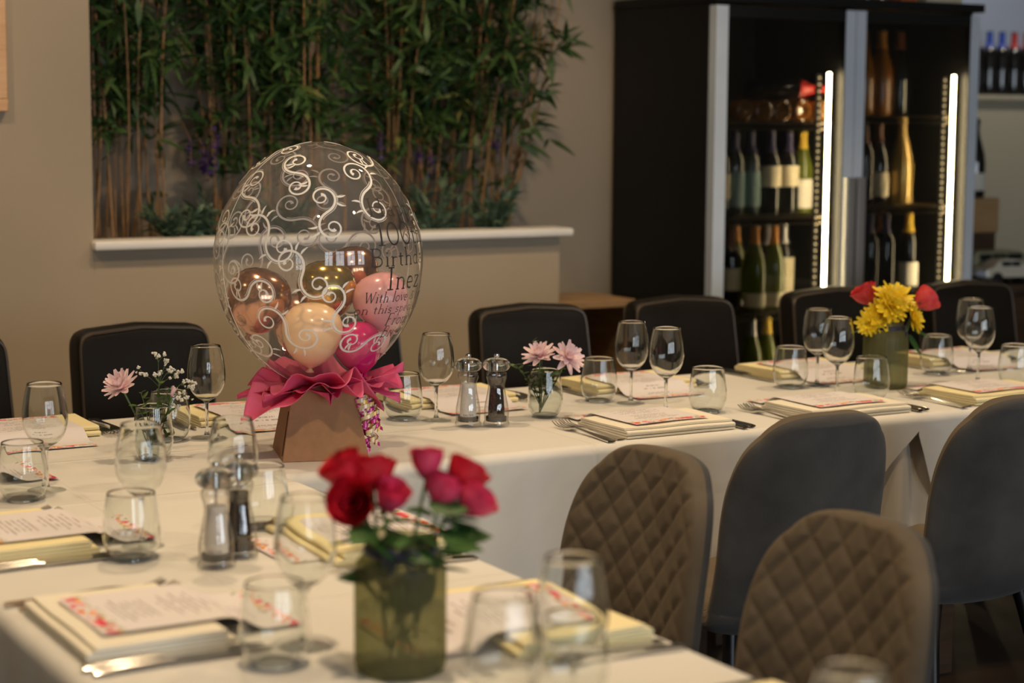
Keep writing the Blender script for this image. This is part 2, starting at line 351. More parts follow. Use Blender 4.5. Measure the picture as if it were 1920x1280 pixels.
def ribbon_pts(pts, wid):
    """flat band along 2-D points, returns (verts2d, faces)"""
    p = np.asarray(pts, float); t = np.gradient(p, axis=0); t /= np.maximum(np.linalg.norm(t, axis=1, keepdims=True), 1e-9)
    nrm = np.stack([-t[:, 1], t[:, 0]], 1); wd = np.full(len(p), wid) if np.isscalar(wid) else np.asarray(wid)
    a = p + nrm * wd[:, None] / 2; b = p - nrm * wd[:, None] / 2
    v = np.stack([a, b], 1).reshape(-1, 2); f = [(2 * i, 2 * i + 1, 2 * i + 3, 2 * i + 2) for i in range(len(p) - 1)]
    return v, f
# petals and leaves: a small curved blade along +X, 2 x n quads
def blade(length, width, curl=0.2, cup=0.15, n=5, shape=0.4, tipw=0.0):
    P = []
    for i in range(n + 1):
        t = i / n; wv = width * (math.sin(PI * min(1, t ** (0.7 if shape < 0.5 else 1.2)) ) ** 0.8 * (1 - tipw) + tipw * min(1, t * 3)) if 0 < t < 1 else (width * tipw if t == 1 else 0.08 * width)
        x = length * t; z = curl * length * t * t
        P.append([(x, -wv / 2, z + cup * wv), (x, 0, z), (x, wv / 2, z + cup * wv)])
    return P

# ------------------------------------------------------------------ the room
YB, YN = 5.85, 5.30              # niche back wall, front plane of the wall and planter
struct(MB().box(-3.2, 8.2, WY - 0.3, 7.4, -0.1, 0).build('floor', 'floor_wood', smooth=False))
struct(MB().box(-3.2, 8.2, WY - 0.3, 7.4, CEIL, CEIL + 0.1).build('ceiling', 'ceiling_paint', smooth=False))
struct(MB().box(-3.2, 1.655, YN, YN + 0.75, 0, CEIL).build('wall_left', 'wall_paint', smooth=False))
struct(MB().box(1.655, 5.0, YB, YB + 0.2, 0, CEIL).build('wall_niche', 'niche_paint', smooth=False))
pw_ = MB().box(1.655, 3.24, YN, YB - 0.001, 0, 0.985); struct(pw_.build('wall_planter', 'wall_paint', smooth=False))
struct(MB().rbox(1.648, 3.275, YN - 0.035, YN + 0.10, 1.052, 1.078, 0.006).build('trim_1', 'sill_white'))
struct(MB().box(1.656, 3.24, YN + 0.001, YN + 0.06, 0.985, 1.052).build('trim_2', 'wall_paint', smooth=False))
struct(MB().box(-3.4, -3.2, WY - 0.3, 7.4, 0, CEIL).build('wall_side_left', 'wall_paint', smooth=False))
struct(MB().box(8.2, 8.4, WY - 0.3, 7.4, 0, CEIL).build('wall_side_right', 'wall_paint', smooth=False))
struct(MB().box(5.0, 8.2, 7.2, 7.4, 0, CEIL).build('wall_far', 'blue_paint', smooth=False))
struct(MB().box(5.0, 8.2, 6.45, 6.62, 0, 1.53).build('wall_low', 'olive_paint', smooth=False))
struct(MB().rbox(5.0, 8.2, 6.42, 6.75, 1.53, 1.553, 0.005).build('trim_3', 'olive_paint'))
# window wall behind the camera
def window_wall():
    mb = MB(); xs = [-3.2]
    for x0, x1 in WINDOWS:
        mb.box(xs[-1], x0, WY - 0.15, WY, 0, CEIL); mb.box(x0, x1, WY - 0.15, WY, 0, WZ0); mb.box(x0, x1, WY - 0.15, WY, WZ1, CEIL); xs.append(x1)
    mb.box(xs[-1], 8.2, WY - 0.15, WY, 0, CEIL)
    struct(mb.build('wall_window', 'wall_paint', smooth=False))
    for i, (x0, x1) in enumerate(WINDOWS):
        fr = MB(); t = 0.05
        fr.box(x0, x0 + t, WY - 0.06, WY + 0.01, WZ0, WZ1).box(x1 - t, x1, WY - 0.06, WY + 0.01, WZ0, WZ1).box(x0, x1, WY - 0.06, WY + 0.01, WZ0, WZ0 + t).box(x0, x1, WY - 0.06, WY + 0.01, WZ1 - t, WZ1)
        xm = (x0 + x1) / 2; fr.box(xm - 0.025, xm + 0.025, WY - 0.05, WY, WZ0, WZ1).box(x0, x1, WY - 0.05, WY, 1.85, 1.90)
        o = struct(fr.build('window_%d' % (i + 1), 'sill_white', smooth=False))
        MB().box(x0 + t, x1 - t, WY - 0.035, WY - 0.03, WZ0 + t, WZ1 - t).build('pane', 'pane_glass', o, smooth=False)
window_wall()

# ------------------------------------------------------------------ picture on the wall
pf = thing('picture_frame', 'pale wooden picture frame cut off at the upper left', 'frame', (1.08, YN, 1.45))
t = 0.035
for nm, b in (('frame_rail', (-0.33, 0.33, -0.03, -0.002, 0, t)), ('frame_rail', (-0.33, 0.33, -0.03, -0.002, 0.75 - t, 0.75)), ('frame_stile', (-0.33, -0.33 + t, -0.03, -0.002, t, 0.75 - t)), ('frame_stile', (0.33 - t, 0.33, -0.03, -0.002, t, 0.75 - t))):
    MB().rbox(*b, 0.003, 1).build(nm, 'pale_wood', pf)
MB().box(-0.33 + t, 0.33 - t, -0.018, -0.003, t, 0.75 - t).build('panel', 'pale_wood', pf, smooth=False)

# ------------------------------------------------------------------ tables and cloths
def cloth(name, label, x0, x1, y0, y1, sides, hem, z=0.75, r=0.022, overlap=None, wave=0.012, seed=0):
    """flat top and hanging sides; sides is the walk of corners that hang, hem(x, y) gives the height of the lower edge"""
    pts = []; ds = 0.02
    for (ax, ay), (bx, by) in zip(sides[:-1], sides[1:]):
        n = max(2, int(math.hypot(bx - ax, by - ay) / ds)); dx, dy = (bx - ax), (by - ay); l = math.hypot(dx, dy)
        nx, ny = dy / l, -dx / l
        for i in range(n + 1): pts.append((ax + dx * i / n, ay + dy * i / n, nx, ny))
    rings = []; NZ = 9
    rs = np.random.default_rng(seed); ph = rs.uniform(0, 6, 5)
    for k in range(5 + NZ):
        ring = []
        for i, (px, py, nx, ny) in enumerate(pts):
            if k < 5:
                a = k / 4 * PI / 2; off = r * math.sin(a) - r; zz = z - r + r * math.cos(a)
            else:
                d = (k - 4) / NZ; hz = min(hem(px, py), z - r - 0.004); zz = (z - r) + (hz - (z - r)) * d
                s = px * 1.0 + py * 1.3
                drop = (z - r - zz)
                off = min(1, drop / 0.25) * wave * (math.sin(s * 14 + ph[0]) + 0.6 * math.sin(s * 31 + ph[1])) + drop * 0.02 + min(drop, 0.2) * 0.02
            ring.append((px + nx * off, py + ny * off, zz))
        rings.append(ring)
    mb = MB(); mb.grid(np.array(rings))
    top = [(p[0], p[1], z) for p in rings[0]]
    if overlap: top += overlap
    mb.add(top, [tuple(range(len(top)))])
    o = mb.build(name, 'cloth_white', angle=60)
    o.cycles.is_caustics_receiver = True
    tag(o, label, 'tablecloth', 'white tablecloths'); return o
YF0, YF1 = 3.31, 4.15; XL, XR = 0.655, 1.42
def dining_table(label, x0, x1, y0, y1):
    o = thing('dining_table', label, 'table', ((x0 + x1) / 2, (y0 + y1) / 2, 0)); a, b = (x1 - x0) / 2, (y1 - y0) / 2
    MB().rbox(-a, a, -b, b, 0.70, 0.745, 0.005, 1).build('tabletop', 'dark_wood', o)
    me = MB().box(-0.03, 0.03, -0.03, 0.03, 0, 0.70).mesh('leg', 'dark_wood', False)
    for sx in (-1, 1):
        for sy in (-1, 1): link('leg', me, o, (sx * (a - 0.25), sy * (b - 0.22), 0))
dining_table('long dining table under the white cloth with the balloon', 0.36, 3.05, YF0 + 0.03, YF1 - 0.03)
dining_table('dining table under the white cloth with the yellow flowers', 3.12, 5.1, YF0 + 0.06, YF1 - 0.03)
dining_table('dining table under the white cloth with the red roses', XL + 0.03, XR - 0.03, 0.75, YF0 - 0.06)
cloth('tablecloth', 'white tablecloth on the back table under the balloon, its corner hanging in a triangle', 0.33, 3.07, YF0, YF1,
      [(3.07, YF1), (0.33, YF1), (0.33, YF0), (3.07, YF0)], lambda x, y: max(0.40, 0.735 - (3.06 - x) * 0.88) if y < 3.6 else 0.53, seed=1)
cloth('tablecloth', 'white tablecloth at the right end, under the jar of yellow flowers', 3.03, 5.15, YF0, YF1,
      [(3.03, YF0), (5.15, YF0), (5.15, YF1), (3.03, YF1)], lambda x, y: max(0.42, 0.70 - (x - 3.03) * 2.6) if y < 3.6 else 0.53, z=0.7488, seed=2)
cloth('tablecloth', 'white tablecloth on the table nearest the camera, under the red roses', XL, XR, 0.7, YF0,
      [(XL, 3.29), (XL, 0.7), (XR, 0.7), (XR, 3.29)], lambda x, y: 0.53 if x > 1.2 else 0.28, seed=3,
      overlap=[(XR - 0.022, 3.336, 0.7506), (XL + 0.022, 3.336, 0.7506)])
# pleated under-skirt that shows where the long cloth's corner lifts
def under_skirt():
    P = []
    for k in range(8):
        row = []
        for i in range(120):
            x = 2.6 + 0.9 * i / 119; d = k / 7
            row.append((x, YF0 + 0.035 - (0.010 + 0.012 * d) * math.sin(x * 55) - 0.006 * d * math.sin(x * 118 + 1), 0.735 - 0.35 * d))
        P.append(row)
    o = MB().grid(np.array(P)).build('table_skirt', 'cloth_under'); md = o.modifiers.new('thick', 'SOLIDIFY'); md.thickness = 0.002
    tag(o, 'beige pleated table skirt showing below the lifted cloth corner', 'table skirt')
under_skirt()

# ------------------------------------------------------------------ chairs
def leather_chair():
    o = thing('leather_chair', '', 'chair')
    # backrest: padded slab leaning back, local +Y faces the wall behind the sitter
    P = []; nu, nv = 22, 26
    def outline(th):   # rounded rectangle section, half sizes hw x hh, centre 0,0
        c, s_ = math.cos(th), math.sin(th); e = 0.115
        return math.copysign(abs(c) ** e, c), math.copysign(abs(s_) ** e, s_)
    mb = MB(); ths = np.linspace(0, 2 * PI, 48, endpoint=False); prof = []
    for dpt, k in ((-1.0, 0.90), (-0.96, 0.955), (-0.8, 0.985), (-0.4, 1.0), (0.4, 1.0), (0.8, 0.985), (0.96, 0.955), (1.0, 0.90)):
        ring = []
        for th in ths:
            a, b = outline(th)
            z = 0.46 + (b * k * 0.5 + 0.5) * 0.46
            hw = (0.188 - 0.012 * (z - 0.46) / 0.46) * a * (1 - (1 - k) * 0.45)
            if b > 0: z -= 0.018 * (a * a) ** 1.5 * 0.9
            y = 0.035 * dpt + 0.06 + 0.16 * (z - 0.46) - 0.02 * (1 - a * a) * (-1)
            ring.append((hw, y, z))
        prof.append(ring)
    n = len(ths); V = np.array(prof).reshape(-1, 3)
    F = [(i * n + j, (i + 1) * n + j, (i + 1) * n + (j + 1) % n, i * n + (j + 1) % n) for i in range(len(prof) - 1) for j in range(n)]
    F.append(tuple(range(n))); F.append(tuple((len(prof) - 1) * n + j for j in range(n - 1, -1, -1)))
    mb.add(V, F); bk = mb.build('backrest', 'leather', o)
    for ri in (1, 6):
        pts = [Vector(p) * 1.0 for p in prof[ri]]; pts.append(pts[0])
        MB().tube(pts, 0.0035, 5, caps=False).build('piping', 'leather_seam', bk)
    MB().rbox(-0.19, 0.19, -0.36, 0.06, 0.40, 0.48, 0.025, 3).build('seat', 'leather', o)
    me = MB().box(-0.02, 0.02, -0.02, 0.02, 0, 0.40).mesh('leg', 'dark_wood', False)
    for sx in (-1, 1):
        for y in (-0.32, 0.04): link('leg', me, o, (sx * 0.165, y, 0))
    return o
for x, y, rz, lb in ((1.02, 4.42, 3, 'black leather dining chair cut off at the left edge'), (1.545, 4.42, 5, 'black leather dining chair left of the balloon, behind the pale pink flower'),
                     (2.075, 4.42, 0, 'black leather dining chair half hidden behind the balloon'), (2.665, 4.40, 0, 'black leather dining chair behind the two pink chrysanthemums'),
                     (3.185, 4.40, 0, 'black leather dining chair in front of the black cabinet side'), (3.80, 4.42, 1, 'black leather dining chair behind the yellow flowers'), (4.345, 4.42, 0, 'rightmost black leather dining chair, before the toy cars')):
    o = place('lchair', leather_chair, lb, 'chair', (x, y, 0), R(rz), 'leather chairs along the wall')
    if 'yellow' in lb: o.scale = (1.14, 1, 1)

def velvet_chair():
    o = thing('velvet_chair', '', 'chair')
    key = np.array([(0.215, 0.455), (0.12, 0.450), (-0.02, 0.435), (-0.12, 0.432), (-0.178, 0.462), (-0.207, 0.55), (-0.222, 0.66), (-0.237, 0.75), (-0.252, 0.83), (-0.262, 0.875)])
    hw = np.array([0.150, 0.185, 0.195, 0.197, 0.197, 0.197, 0.197, 0.180, 0.150, 0.06])
    t = np.linspace(0, 1, len(key)); L_ = np.concatenate([[0], np.cumsum(np.linalg.norm(np.diff(key, axis=0), axis=1))])
    def sm(tt, arr):
        # Catmull-Rom through keys by arc length
        i = np.clip(np.searchsorted(L_, tt) - 1, 0, len(L_) - 2); u = (tt - L_[i]) / (L_[i + 1] - L_[i])
        p0 = arr[max(i - 1, 0)]; p1 = arr[i]; p2 = arr[i + 1]; p3 = arr[min(i + 2, len(arr) - 1)]
        return 0.5 * (2 * p1 + (p2 - p0) * u + (2 * p0 - 5 * p1 + 4 * p2 - p3) * u * u + (3 * p1 - p0 - 3 * p2 + p3) * u ** 3)
    def surf(sarr, us):
        C_ = np.zeros((len(sarr), len(us), 3)); A = np.zeros((len(sarr), len(us)))
        top = L_[-1]
        for i, s_ in enumerate(sarr):
            c = sm(s_, key); h = float(sm(s_, hw))
            r_ = 0.31
            if s_ > top - r_: q = min(1, (s_ - (top - r_)) / r_); h = 0.187 * (1 - q ** 4.2) ** (1 / 2.2) + 0.010
            back = min(1, max(0, (s_ - 0.30) / 0.12))
            for j, u in enumerate(us):
                C_[i, j] = (u * h, c[0] + back * 0.055 * (u * h / 0.2) ** 2, c[1] + (1 - back) * 0.03 * u * u)
                A[i, j] = u * h
        return C_, A
    def part(name, s0, s1, ns, nu, quilt):
        sarr = np.linspace(s0, s1, ns) if not quilt else np.concatenate([np.linspace(s0, s1 - 0.11, ns - 40), s1 - 0.11 + 0.11 * np.sin(np.linspace(0, PI / 2, 41)[1:])]); us = np.linspace(-1, 1, nu); us = np.sign(us) * (1 - (1 - np.abs(us)) ** 1.25)
        P, A = surf(sarr, us)
        du = np.gradient(P, axis=1); dv = np.gradient(P, axis=0); N_ = np.cross(du, dv); N_ /= np.maximum(np.linalg.norm(N_, axis=2, keepdims=True), 1e-9)
        if N_[ns // 2, nu // 2, 1] < 0 and name == 'backrest': N_ = -N_
        if name == 'seat' and N_[ns // 2, nu // 2, 2] < 0: N_ = -N_
        if quilt: N_[-3:] = N_[-4]
        edge = (1 - np.abs(us) ** 8)[None, :] * np.ones((ns, 1))
        te = np.clip((L_[-1] - sarr) / 0.02, 0, 1) ** 0.5; fe = np.clip((sarr - 0) / 0.03, 0, 1) ** 0.5
        T = 0.006 + 0.022 * np.sqrt(np.clip(edge, 0, 1)) * (te * fe)[:, None]
        inner = P + N_ * T[..., None]; outer = P - N_ * T[..., None]
        if quilt:
            B = sarr[:, None] * np.ones_like(A); p = 0.064
            d1 = np.abs(((A + B * 0.95) / p + 0.5) % 1 - 0.5) * p * 0.72; d2 = np.abs(((A - B * 0.95) / p + 0.5) % 1 - 0.5) * p * 0.72
            dm = np.minimum(d1, d2); q = 0.007 * (1 - np.exp(-(dm / 0.006) ** 1.3)) - 0.004
            fade = np.clip((1 - np.abs(us)) / 0.12, 0, 1)[None, :] * np.clip((L_[-1] - sarr) / 0.05, 0, 1)[:, None]
            inner = inner + N_ * (q * fade)[..., None]
        ob = MB().grid(outer[:, ::-1]).build(name, 'velvet_outer', o, angle=75); mb = MB(); mb.grid(inner)
        for a_, b_ in ((inner[:, 0], outer[:, 0]), (outer[:, -1], inner[:, -1]), (outer[0], inner[0]), (inner[-1], outer[-1])):
            mb.grid(np.stack([a_, b_], 0))
        mb.build('quilted_panel' if quilt else 'seat_cover', 'velvet', ob, angle=75); return ob
    part('backrest', 0.33, L_[-1], 110, 100, True)
    part('seat', 0.0, 0.33, 24, 28, False)
    for sx in (-1, 1):
        for y0, y1 in ((0.12, 0.21), (-0.12, -0.22)):
            MB().tube([(sx * 0.13, y0, 0.425), (sx * 0.20, y1, 0.0)], [0.016, 0.010], 10).build('leg', 'black_metal', o)
    return o
# smooth backs towards the camera: seated facing +Y; on the right of the front table: facing -X
for x, y, rz, lb in ((2.345, 3.07, 0, 'smooth-backed charcoal velvet chair between the two quilted chairs'), (2.865, 3.06, 2, 'smooth-backed charcoal velvet chair at the right edge'),
                     (1.58, 2.63, 92, 'farther quilted taupe velvet chair, beside the hanging white cloth'), (1.53, 2.04, 90, 'nearer quilted taupe velvet chair at the lower right'),
                     (1.54, 1.46, 90, 'quilted taupe velvet chair cut off at the bottom right corner')):
    place('vchair', velvet_chair, lb, 'chair', (x, y, 0), R(rz), 'velvet chairs')

# ------------------------------------------------------------------ glassware
def shell(outer, th, bottom=None):
    """closed wall: the outer profile from the base up, over the rim and down the inside; bottom = inside floor height"""
    o_ = np.array(outer, float); t_ = np.gradient(o_, axis=0); t_ /= np.linalg.norm(t_, axis=1, keepdims=True); nn = np.stack([-t_[:, 1], t_[:, 0]], 1)
    inn = o_ + nn * th; inn = inn[inn[:, 1] > bottom] if bottom is not None else inn
    rim = (o_[-1] + inn[-1]) / 2 + np.array([0, th * 0.45])
    return [tuple(p) for p in o_] + [tuple(rim)] + [tuple(p) for p in inn[::-1]]
def finer(prof, n):
    p = np.array(prof, float); d = np.concatenate([[0], np.cumsum(np.linalg.norm(np.diff(p, axis=0), axis=1))]); out = []
    for q in np.linspace(0, d[-1], n):
        i = int(np.clip(np.searchsorted(d, q) - 1, 0, len(d) - 2)); u = (q - d[i]) / (d[i + 1] - d[i]); p0, p1, p2, p3 = p[max(i - 1, 0)], p[i], p[i + 1], p[min(i + 2, len(p) - 1)]
        out.append(tuple(0.5 * (2 * p1 + (p2 - p0) * u + (2 * p0 - 5 * p1 + 4 * p2 - p3) * u * u + (3 * p1 - p0 - 3 * p2 + p3) * u ** 3)))
    return out
def caustic(o):
    for c in (o.children if o.type == 'EMPTY' else [o]): c.cycles.is_caustics_caster = True
    return o
def wine_glass():
    o = thing('wine_glass', '', 'glass')
    bowl = finer([(0.0046, 0.078), (0.0075, 0.0825), (0.0145, 0.0865), (0.0235, 0.0930), (0.0328, 0.104), (0.0390, 0.119), (0.0412, 0.135), (0.0405, 0.153), (0.0378, 0.173), (0.0340, 0.191), (0.0315, 0.2025)], 28)
    pr = shell(bowl, 0.0013, 0.0892); MB().lathe(pr + [(0.0002, 0.0892)], 48, True).build('bowl', 'glass_real', o, angle=80)
    st = finer([(0.0062, 0.0085), (0.0047, 0.013), (0.0038, 0.024), (0.0035, 0.042), (0.0037, 0.062), (0.0045, 0.0775)], 16)
    MB().lathe(st, 20, True, True).build('stem', 'glass_real', o, angle=80)
    ft = finer([(0.0062, 0.0083), (0.010, 0.0062), (0.018, 0.0042), (0.028, 0.0026), (0.0345, 0.0020)], 12) + [(0.0352, 0.0012), (0.0345, 0.0004)]
    caustic(o)
    MB().lathe(ft[:-1], 48).build('foot', 'glass_solid', o, angle=60)
    return o
def tumbler():
    o = thing('tumbler', '', 'glass')
    pr = shell(finer([(0.0255, 0.0018), (0.033, 0.006), (0.0390, 0.014), (0.0435, 0.026), (0.0456, 0.038), (0.0450, 0.055), (0.0418, 0.080), (0.0375, 0.107)], 26), 0.0016)
    MB().lathe(pr + pr[:1], 48).build('wall', 'glass_real', o, angle=80)
    caustic(o)
    MB().lathe([(0.0005, 0.0010), (0.018, 0.0012), (0.0250, 0.0020), (0.0225, 0.0055), (0.012, 0.0080), (0.0005, 0.0085)], 36).build('base', 'glass_solid', o)
    return o
T0 = 0.7505
for x, y, lb in ((0.958, 3.385, 'wine glass at the far left, in front of the leftmost menu'), (1.423, 3.783, 'wine glass standing between the small pink flower vase and the balloon'),
                 (1.968, 3.755, 'wine glass just right of the balloon, left of the mills'), (2.509, 3.763, 'farther of two wine glasses right of the pink chrysanthemums'),
                 (2.509, 3.614, 'nearer of two wine glasses right of the pink chrysanthemums, above the cream napkin'), (3.110, 3.790, 'farther of two wine glasses left of the yellow flower jar'),
                 (3.028, 3.612, 'nearer of two wine glasses left of the yellow flower jar'), (3.667, 3.813, 'farther of two wine glasses right of the yellow flower jar'),
                 (3.533, 3.640, 'nearer of two wine glasses right of the yellow flower jar'), (0.966, 2.868, 'wine glass behind the tumbler left of the front mills'),
                 (1.116, 2.848, 'wine glass right behind the front salt and pepper mills'), (0.965, 2.210, 'wine glass left of the red rose jar'),
                 (1.098, 1.760, 'blurred wine glass right of the red rose jar, before the quilted chair'), (0.948, 1.656, 'blurred wine glass just right of the red rose jar, cut by the bottom edge'),
                 (1.094, 1.272, 'very blurred wine glass rim at the bottom edge under the quilted chair')):
    place('wine', wine_glass, lb, 'glass', (x, y, T0), random.uniform(0, 6), 'wine glasses')
for x, y, lb in ((0.898, 3.325, 'tumbler at the left edge, in front of the leftmost wine glass'), (0.924, 2.795, 'tumbler left of the front salt mill'), (1.345, 3.80, 'tumbler half hidden behind the small vase of pale flowers'),
                 (1.913, 3.814, 'tumbler beside the pink tissue, left of the mills'), (2.463, 3.836, 'tumbler right of the pink chrysanthemums'), (2.602, 3.574, 'tumbler in the middle of the back table, right of two wine glasses'),
                 (3.030, 3.80, 'tumbler at the far side, left of the yellow flower jar'), (3.084, 3.547, 'tumbler in front of the yellow flower jar'), (0.900, 2.161, 'blurred tumbler left of the red rose jar'),
                 (3.553, 3.82, 'tumbler right of the yellow flower jar, far side'), (3.590, 3.562, 'tumbler cut off at the right edge'), (1.192, 2.910, 'tumbler behind the front pepper mill'), (1.15, 1.845, 'very blurred tumbler overlapping the wine glass right of the rose jar')):
    place('tumbler', tumbler, lb, 'glass', (x, y, T0), random.uniform(0, 6), 'stemless tumblers')

# ------------------------------------------------------------------ lettering by strokes
def arc(cx, cy, rx, ry, a0, a1, n=10): return [(cx + rx * math.cos(R(a)), cy + ry * math.sin(R(a))) for a in np.linspace(a0, a1, n)]
TK, TN = 0.11, 0.058
def ser(x, y, w=0.16): return (TN, [(x - w / 2, y), (x + w / 2, y)])
def vst(x, y0, y1, w=TK): return (w, [(x, y0), (x, y1)])
X = 0.52
GL = {
 'H': (0.74, [vst(.14, 0, 1), vst(.60, 0, 1), (TN, [(.14, .52), (.60, .52)]), ser(.14, 0), ser(.14, 1), ser(.60, 0), ser(.60, 1)]),
 'a': (0.44, [(TK, [(.33, 0), (.33, .36)]), (TN, arc(.21, .36, .12, .15, 0, 160)), (TN, arc(.20, .15, .13, .15, 20, 330)), ser(.36, 0, .1)]),
 'p': (0.50, [vst(.13, -.36, X), (TN, arc(.24, .26, .19, .26, 140, -140)), ser(.13, -.36), ser(.09, X, .1)]),
 'y': (0.46, [(TK, [(.07, X), (.24, .02)]), (TN, [(.40, X), (.20, -.22), (.12, -.34), (.04, -.33)]), ser(.07, X, .14), ser(.40, X, .12)]),
 '1': (0.38, [vst(.2, 0, 1), ser(.2, 0, .24), (TN, [(.2, 1), (.06, .84)])]),
 '0': (0.60, [(TK * .8, arc(.3, .5, .24, .5, 0, 360, 28))]),
 't': (0.32, [vst(.14, .06, .72), (TN, [(.02, X), (.28, X)]), (TN, arc(.22, .08, .08, .08, 180, 300, 6))]),
 'h': (0.52, [vst(.12, 0, 1), (TN, arc(.27, .34, .15, .18, 170, 0)), vst(.42, 0, .36), ser(.12, 0), ser(.42, 0), ser(.08, 1, .1)]),
 'B': (0.62, [vst(.14, 0, 1), (TN, [(.14, 1)] + arc(.30, .77, .18, .23, 90, -90) + [(.14, .54)]), (TN * 1.3, [(.14, .54)] + arc(.32, .27, .22, .27, 90, -90) + [(.14, 0)]), ser(.12, 0, .14), ser(.12, 1, .14)]),
 'i': (0.24, [vst(.12, 0, X), ser(.12, 0), ser(.09, X, .1), (.09, [(.12, .70), (.12, .79)])]),
 'r': (0.36, [vst(.12, 0, X), (TN, arc(.25, .34, .13, .16, 170, 50)), ser(.12, 0), ser(.09, X, .1)]),
 'd': (0.50, [vst(.38, 0, 1), (TN, arc(.25, .26, .19, .26, 40, 320)), ser(.42, 0, .1), ser(.34, 1, .1)]),
 'I': (0.34, [vst(.17, 0, 1, .11), ser(.17, 0, .26), ser(.17, 1, .26)]),
 'n': (0.52, [vst(.12, 0, X), (TN, arc(.27, .34, .15, .18, 170, 0)), vst(.42, 0, .36), ser(.12, 0), ser(.42, 0), ser(.08, X, .1)]),
 'e': (0.46, [(TK * .8, arc(.23, .26, .17, .26, 90, 300, 14)), (TN, arc(.23, .26, .17, .26, 90, 0, 8) + [(.06, .26)])]),
 'z': (0.44, [(TN, [(.06, .40), (.07, X), (.38, X)]), (TK, [(.38, X), (.06, 0)]), (TN, [(.06, 0), (.38, 0), (.40, .12)])]),
 'W': (0.90, [(TK, [(.08, 1), (.26, 0)]), (TN, [(.26, 0), (.45, .95)]), (TK, [(.43, .95), (.62, 0)]), (TN, [(.62, 0), (.82, 1)]), ser(.08, 1), ser(.82, 1)]),
 'l': (0.24, [vst(.12, 0, 1), ser(.12, 0), ser(.08, 1, .1)]),
 'o': (0.48, [(TK * .7, arc(.24, .26, .19, .26, 0, 360, 20))]),
 'v': (0.46, [(TK, [(.07, X), (.23, 0)]), (TN, [(.23, 0), (.40, X)]), ser(.07, X, .14), ser(.40, X, .12)]),
 '&': (0.62, [(TN * 1.3, [(.56, .02), (.20, .50)] + arc(.26, .62, .11, .13, 200, -20, 9) + [(.12, .32)] + arc(.24, .16, .17, .17, 120, 330, 9) + [(.52, .42)])]),
 'u': (0.52, [vst(.12, .14, X), (TN, arc(.26, .16, .14, .16, 180, 350)), vst(.41, 0, X), ser(.09, X, .1), ser(.38, X, .1), ser(.44, 0, .1)]),
 'g': (0.46, [(TN * 1.3, arc(.22, .34, .14, .18, 0, 360, 16)), (TN, [(.14, .18), (.10, .08), (.30, .02)] + arc(.23, -.16, .17, .14, 60, -220, 12)), (TN, [(.33, .48), (.42, .53)])]),
 's': (0.36, [(TN * 1.5, arc(.19, .39, .12, .13, 30, 250, 8) + arc(.18, .13, .13, .13, 80, -150, 9))]),
 'c': (0.42, [(TK * .7, arc(.23, .26, .17, .26, 50, 310, 14))]),
 'F': (0.56, [vst(.14, 0, 1), (TN, [(.08, 1), (.50, 1), (.51, .86)]), (TN, [(.14, .53), (.40, .53)]), ser(.14, 0)]),
 'm': (0.78, [vst(.12, 0, X), (TN, arc(.26, .34, .14, .18, 170, 0)), vst(.40, 0, .36), (TN, arc(.54, .34, .14, .18, 170, 0)), vst(.68, 0, .36), ser(.12, 0), ser(.40, 0), ser(.68, 0), ser(.08, X, .1)]),
 'S': (0.60, [(.16, arc(.30, .74, .20, .20, 20, 250, 9) + arc(.29, .26, .21, .22, 80, -160, 10))]), 'A': (0.72, [(.16, [(.06, 0), (.36, 1), (.66, 0)]), (.14, [(.18, .33), (.54, .33)])]),
 'L': (0.56, [(.16, [(.12, 1), (.12, .06), (.52, .06)])]), 'T': (0.62, [(.16, [(.04, .93), (.58, .93)]), (.16, [(.31, .93), (.31, 0)])]),
 'E': (0.58, [(.16, [(.52, .93), (.12, .93), (.12, .07), (.52, .07)]), (.14, [(.12, .5), (.46, .5)])]), 'R': (0.66, [(.16, [(.12, 0), (.12, .93)] + arc(.34, .72, .2, .21, 90, -90, 8) + [(.12, .51)]), (.16, [(.34, .51), (.58, 0)])]),
 ' ': (0.30, []),
}
def letter_strokes(text, width, height, slant=0.0, track=0.04):
    """(width, points) strokes in metres, centred on x = 0, baseline at y = 0"""
    adv = [GL[c][0] + track for c in text]; tot = sum(adv); sx = width / tot; out = []; x = -tot / 2
    for c, a in zip(text, adv):
        for wd, pts in GL[c][1]:
            P = []
            for (ax, ay), (bx, by) in zip(pts[:-1], pts[1:]):
                n = 4 if len(pts) < 5 else 1
                for i in range(n): P.append((ax + (bx - ax) * i / n, ay + (by - ay) * i / n))
            P.append(pts[-1])
            out.append((wd * min(sx, height), [((x + px + slant * py * height / sx) * sx, py * height) for px, py in P]))
        x += a
    return out

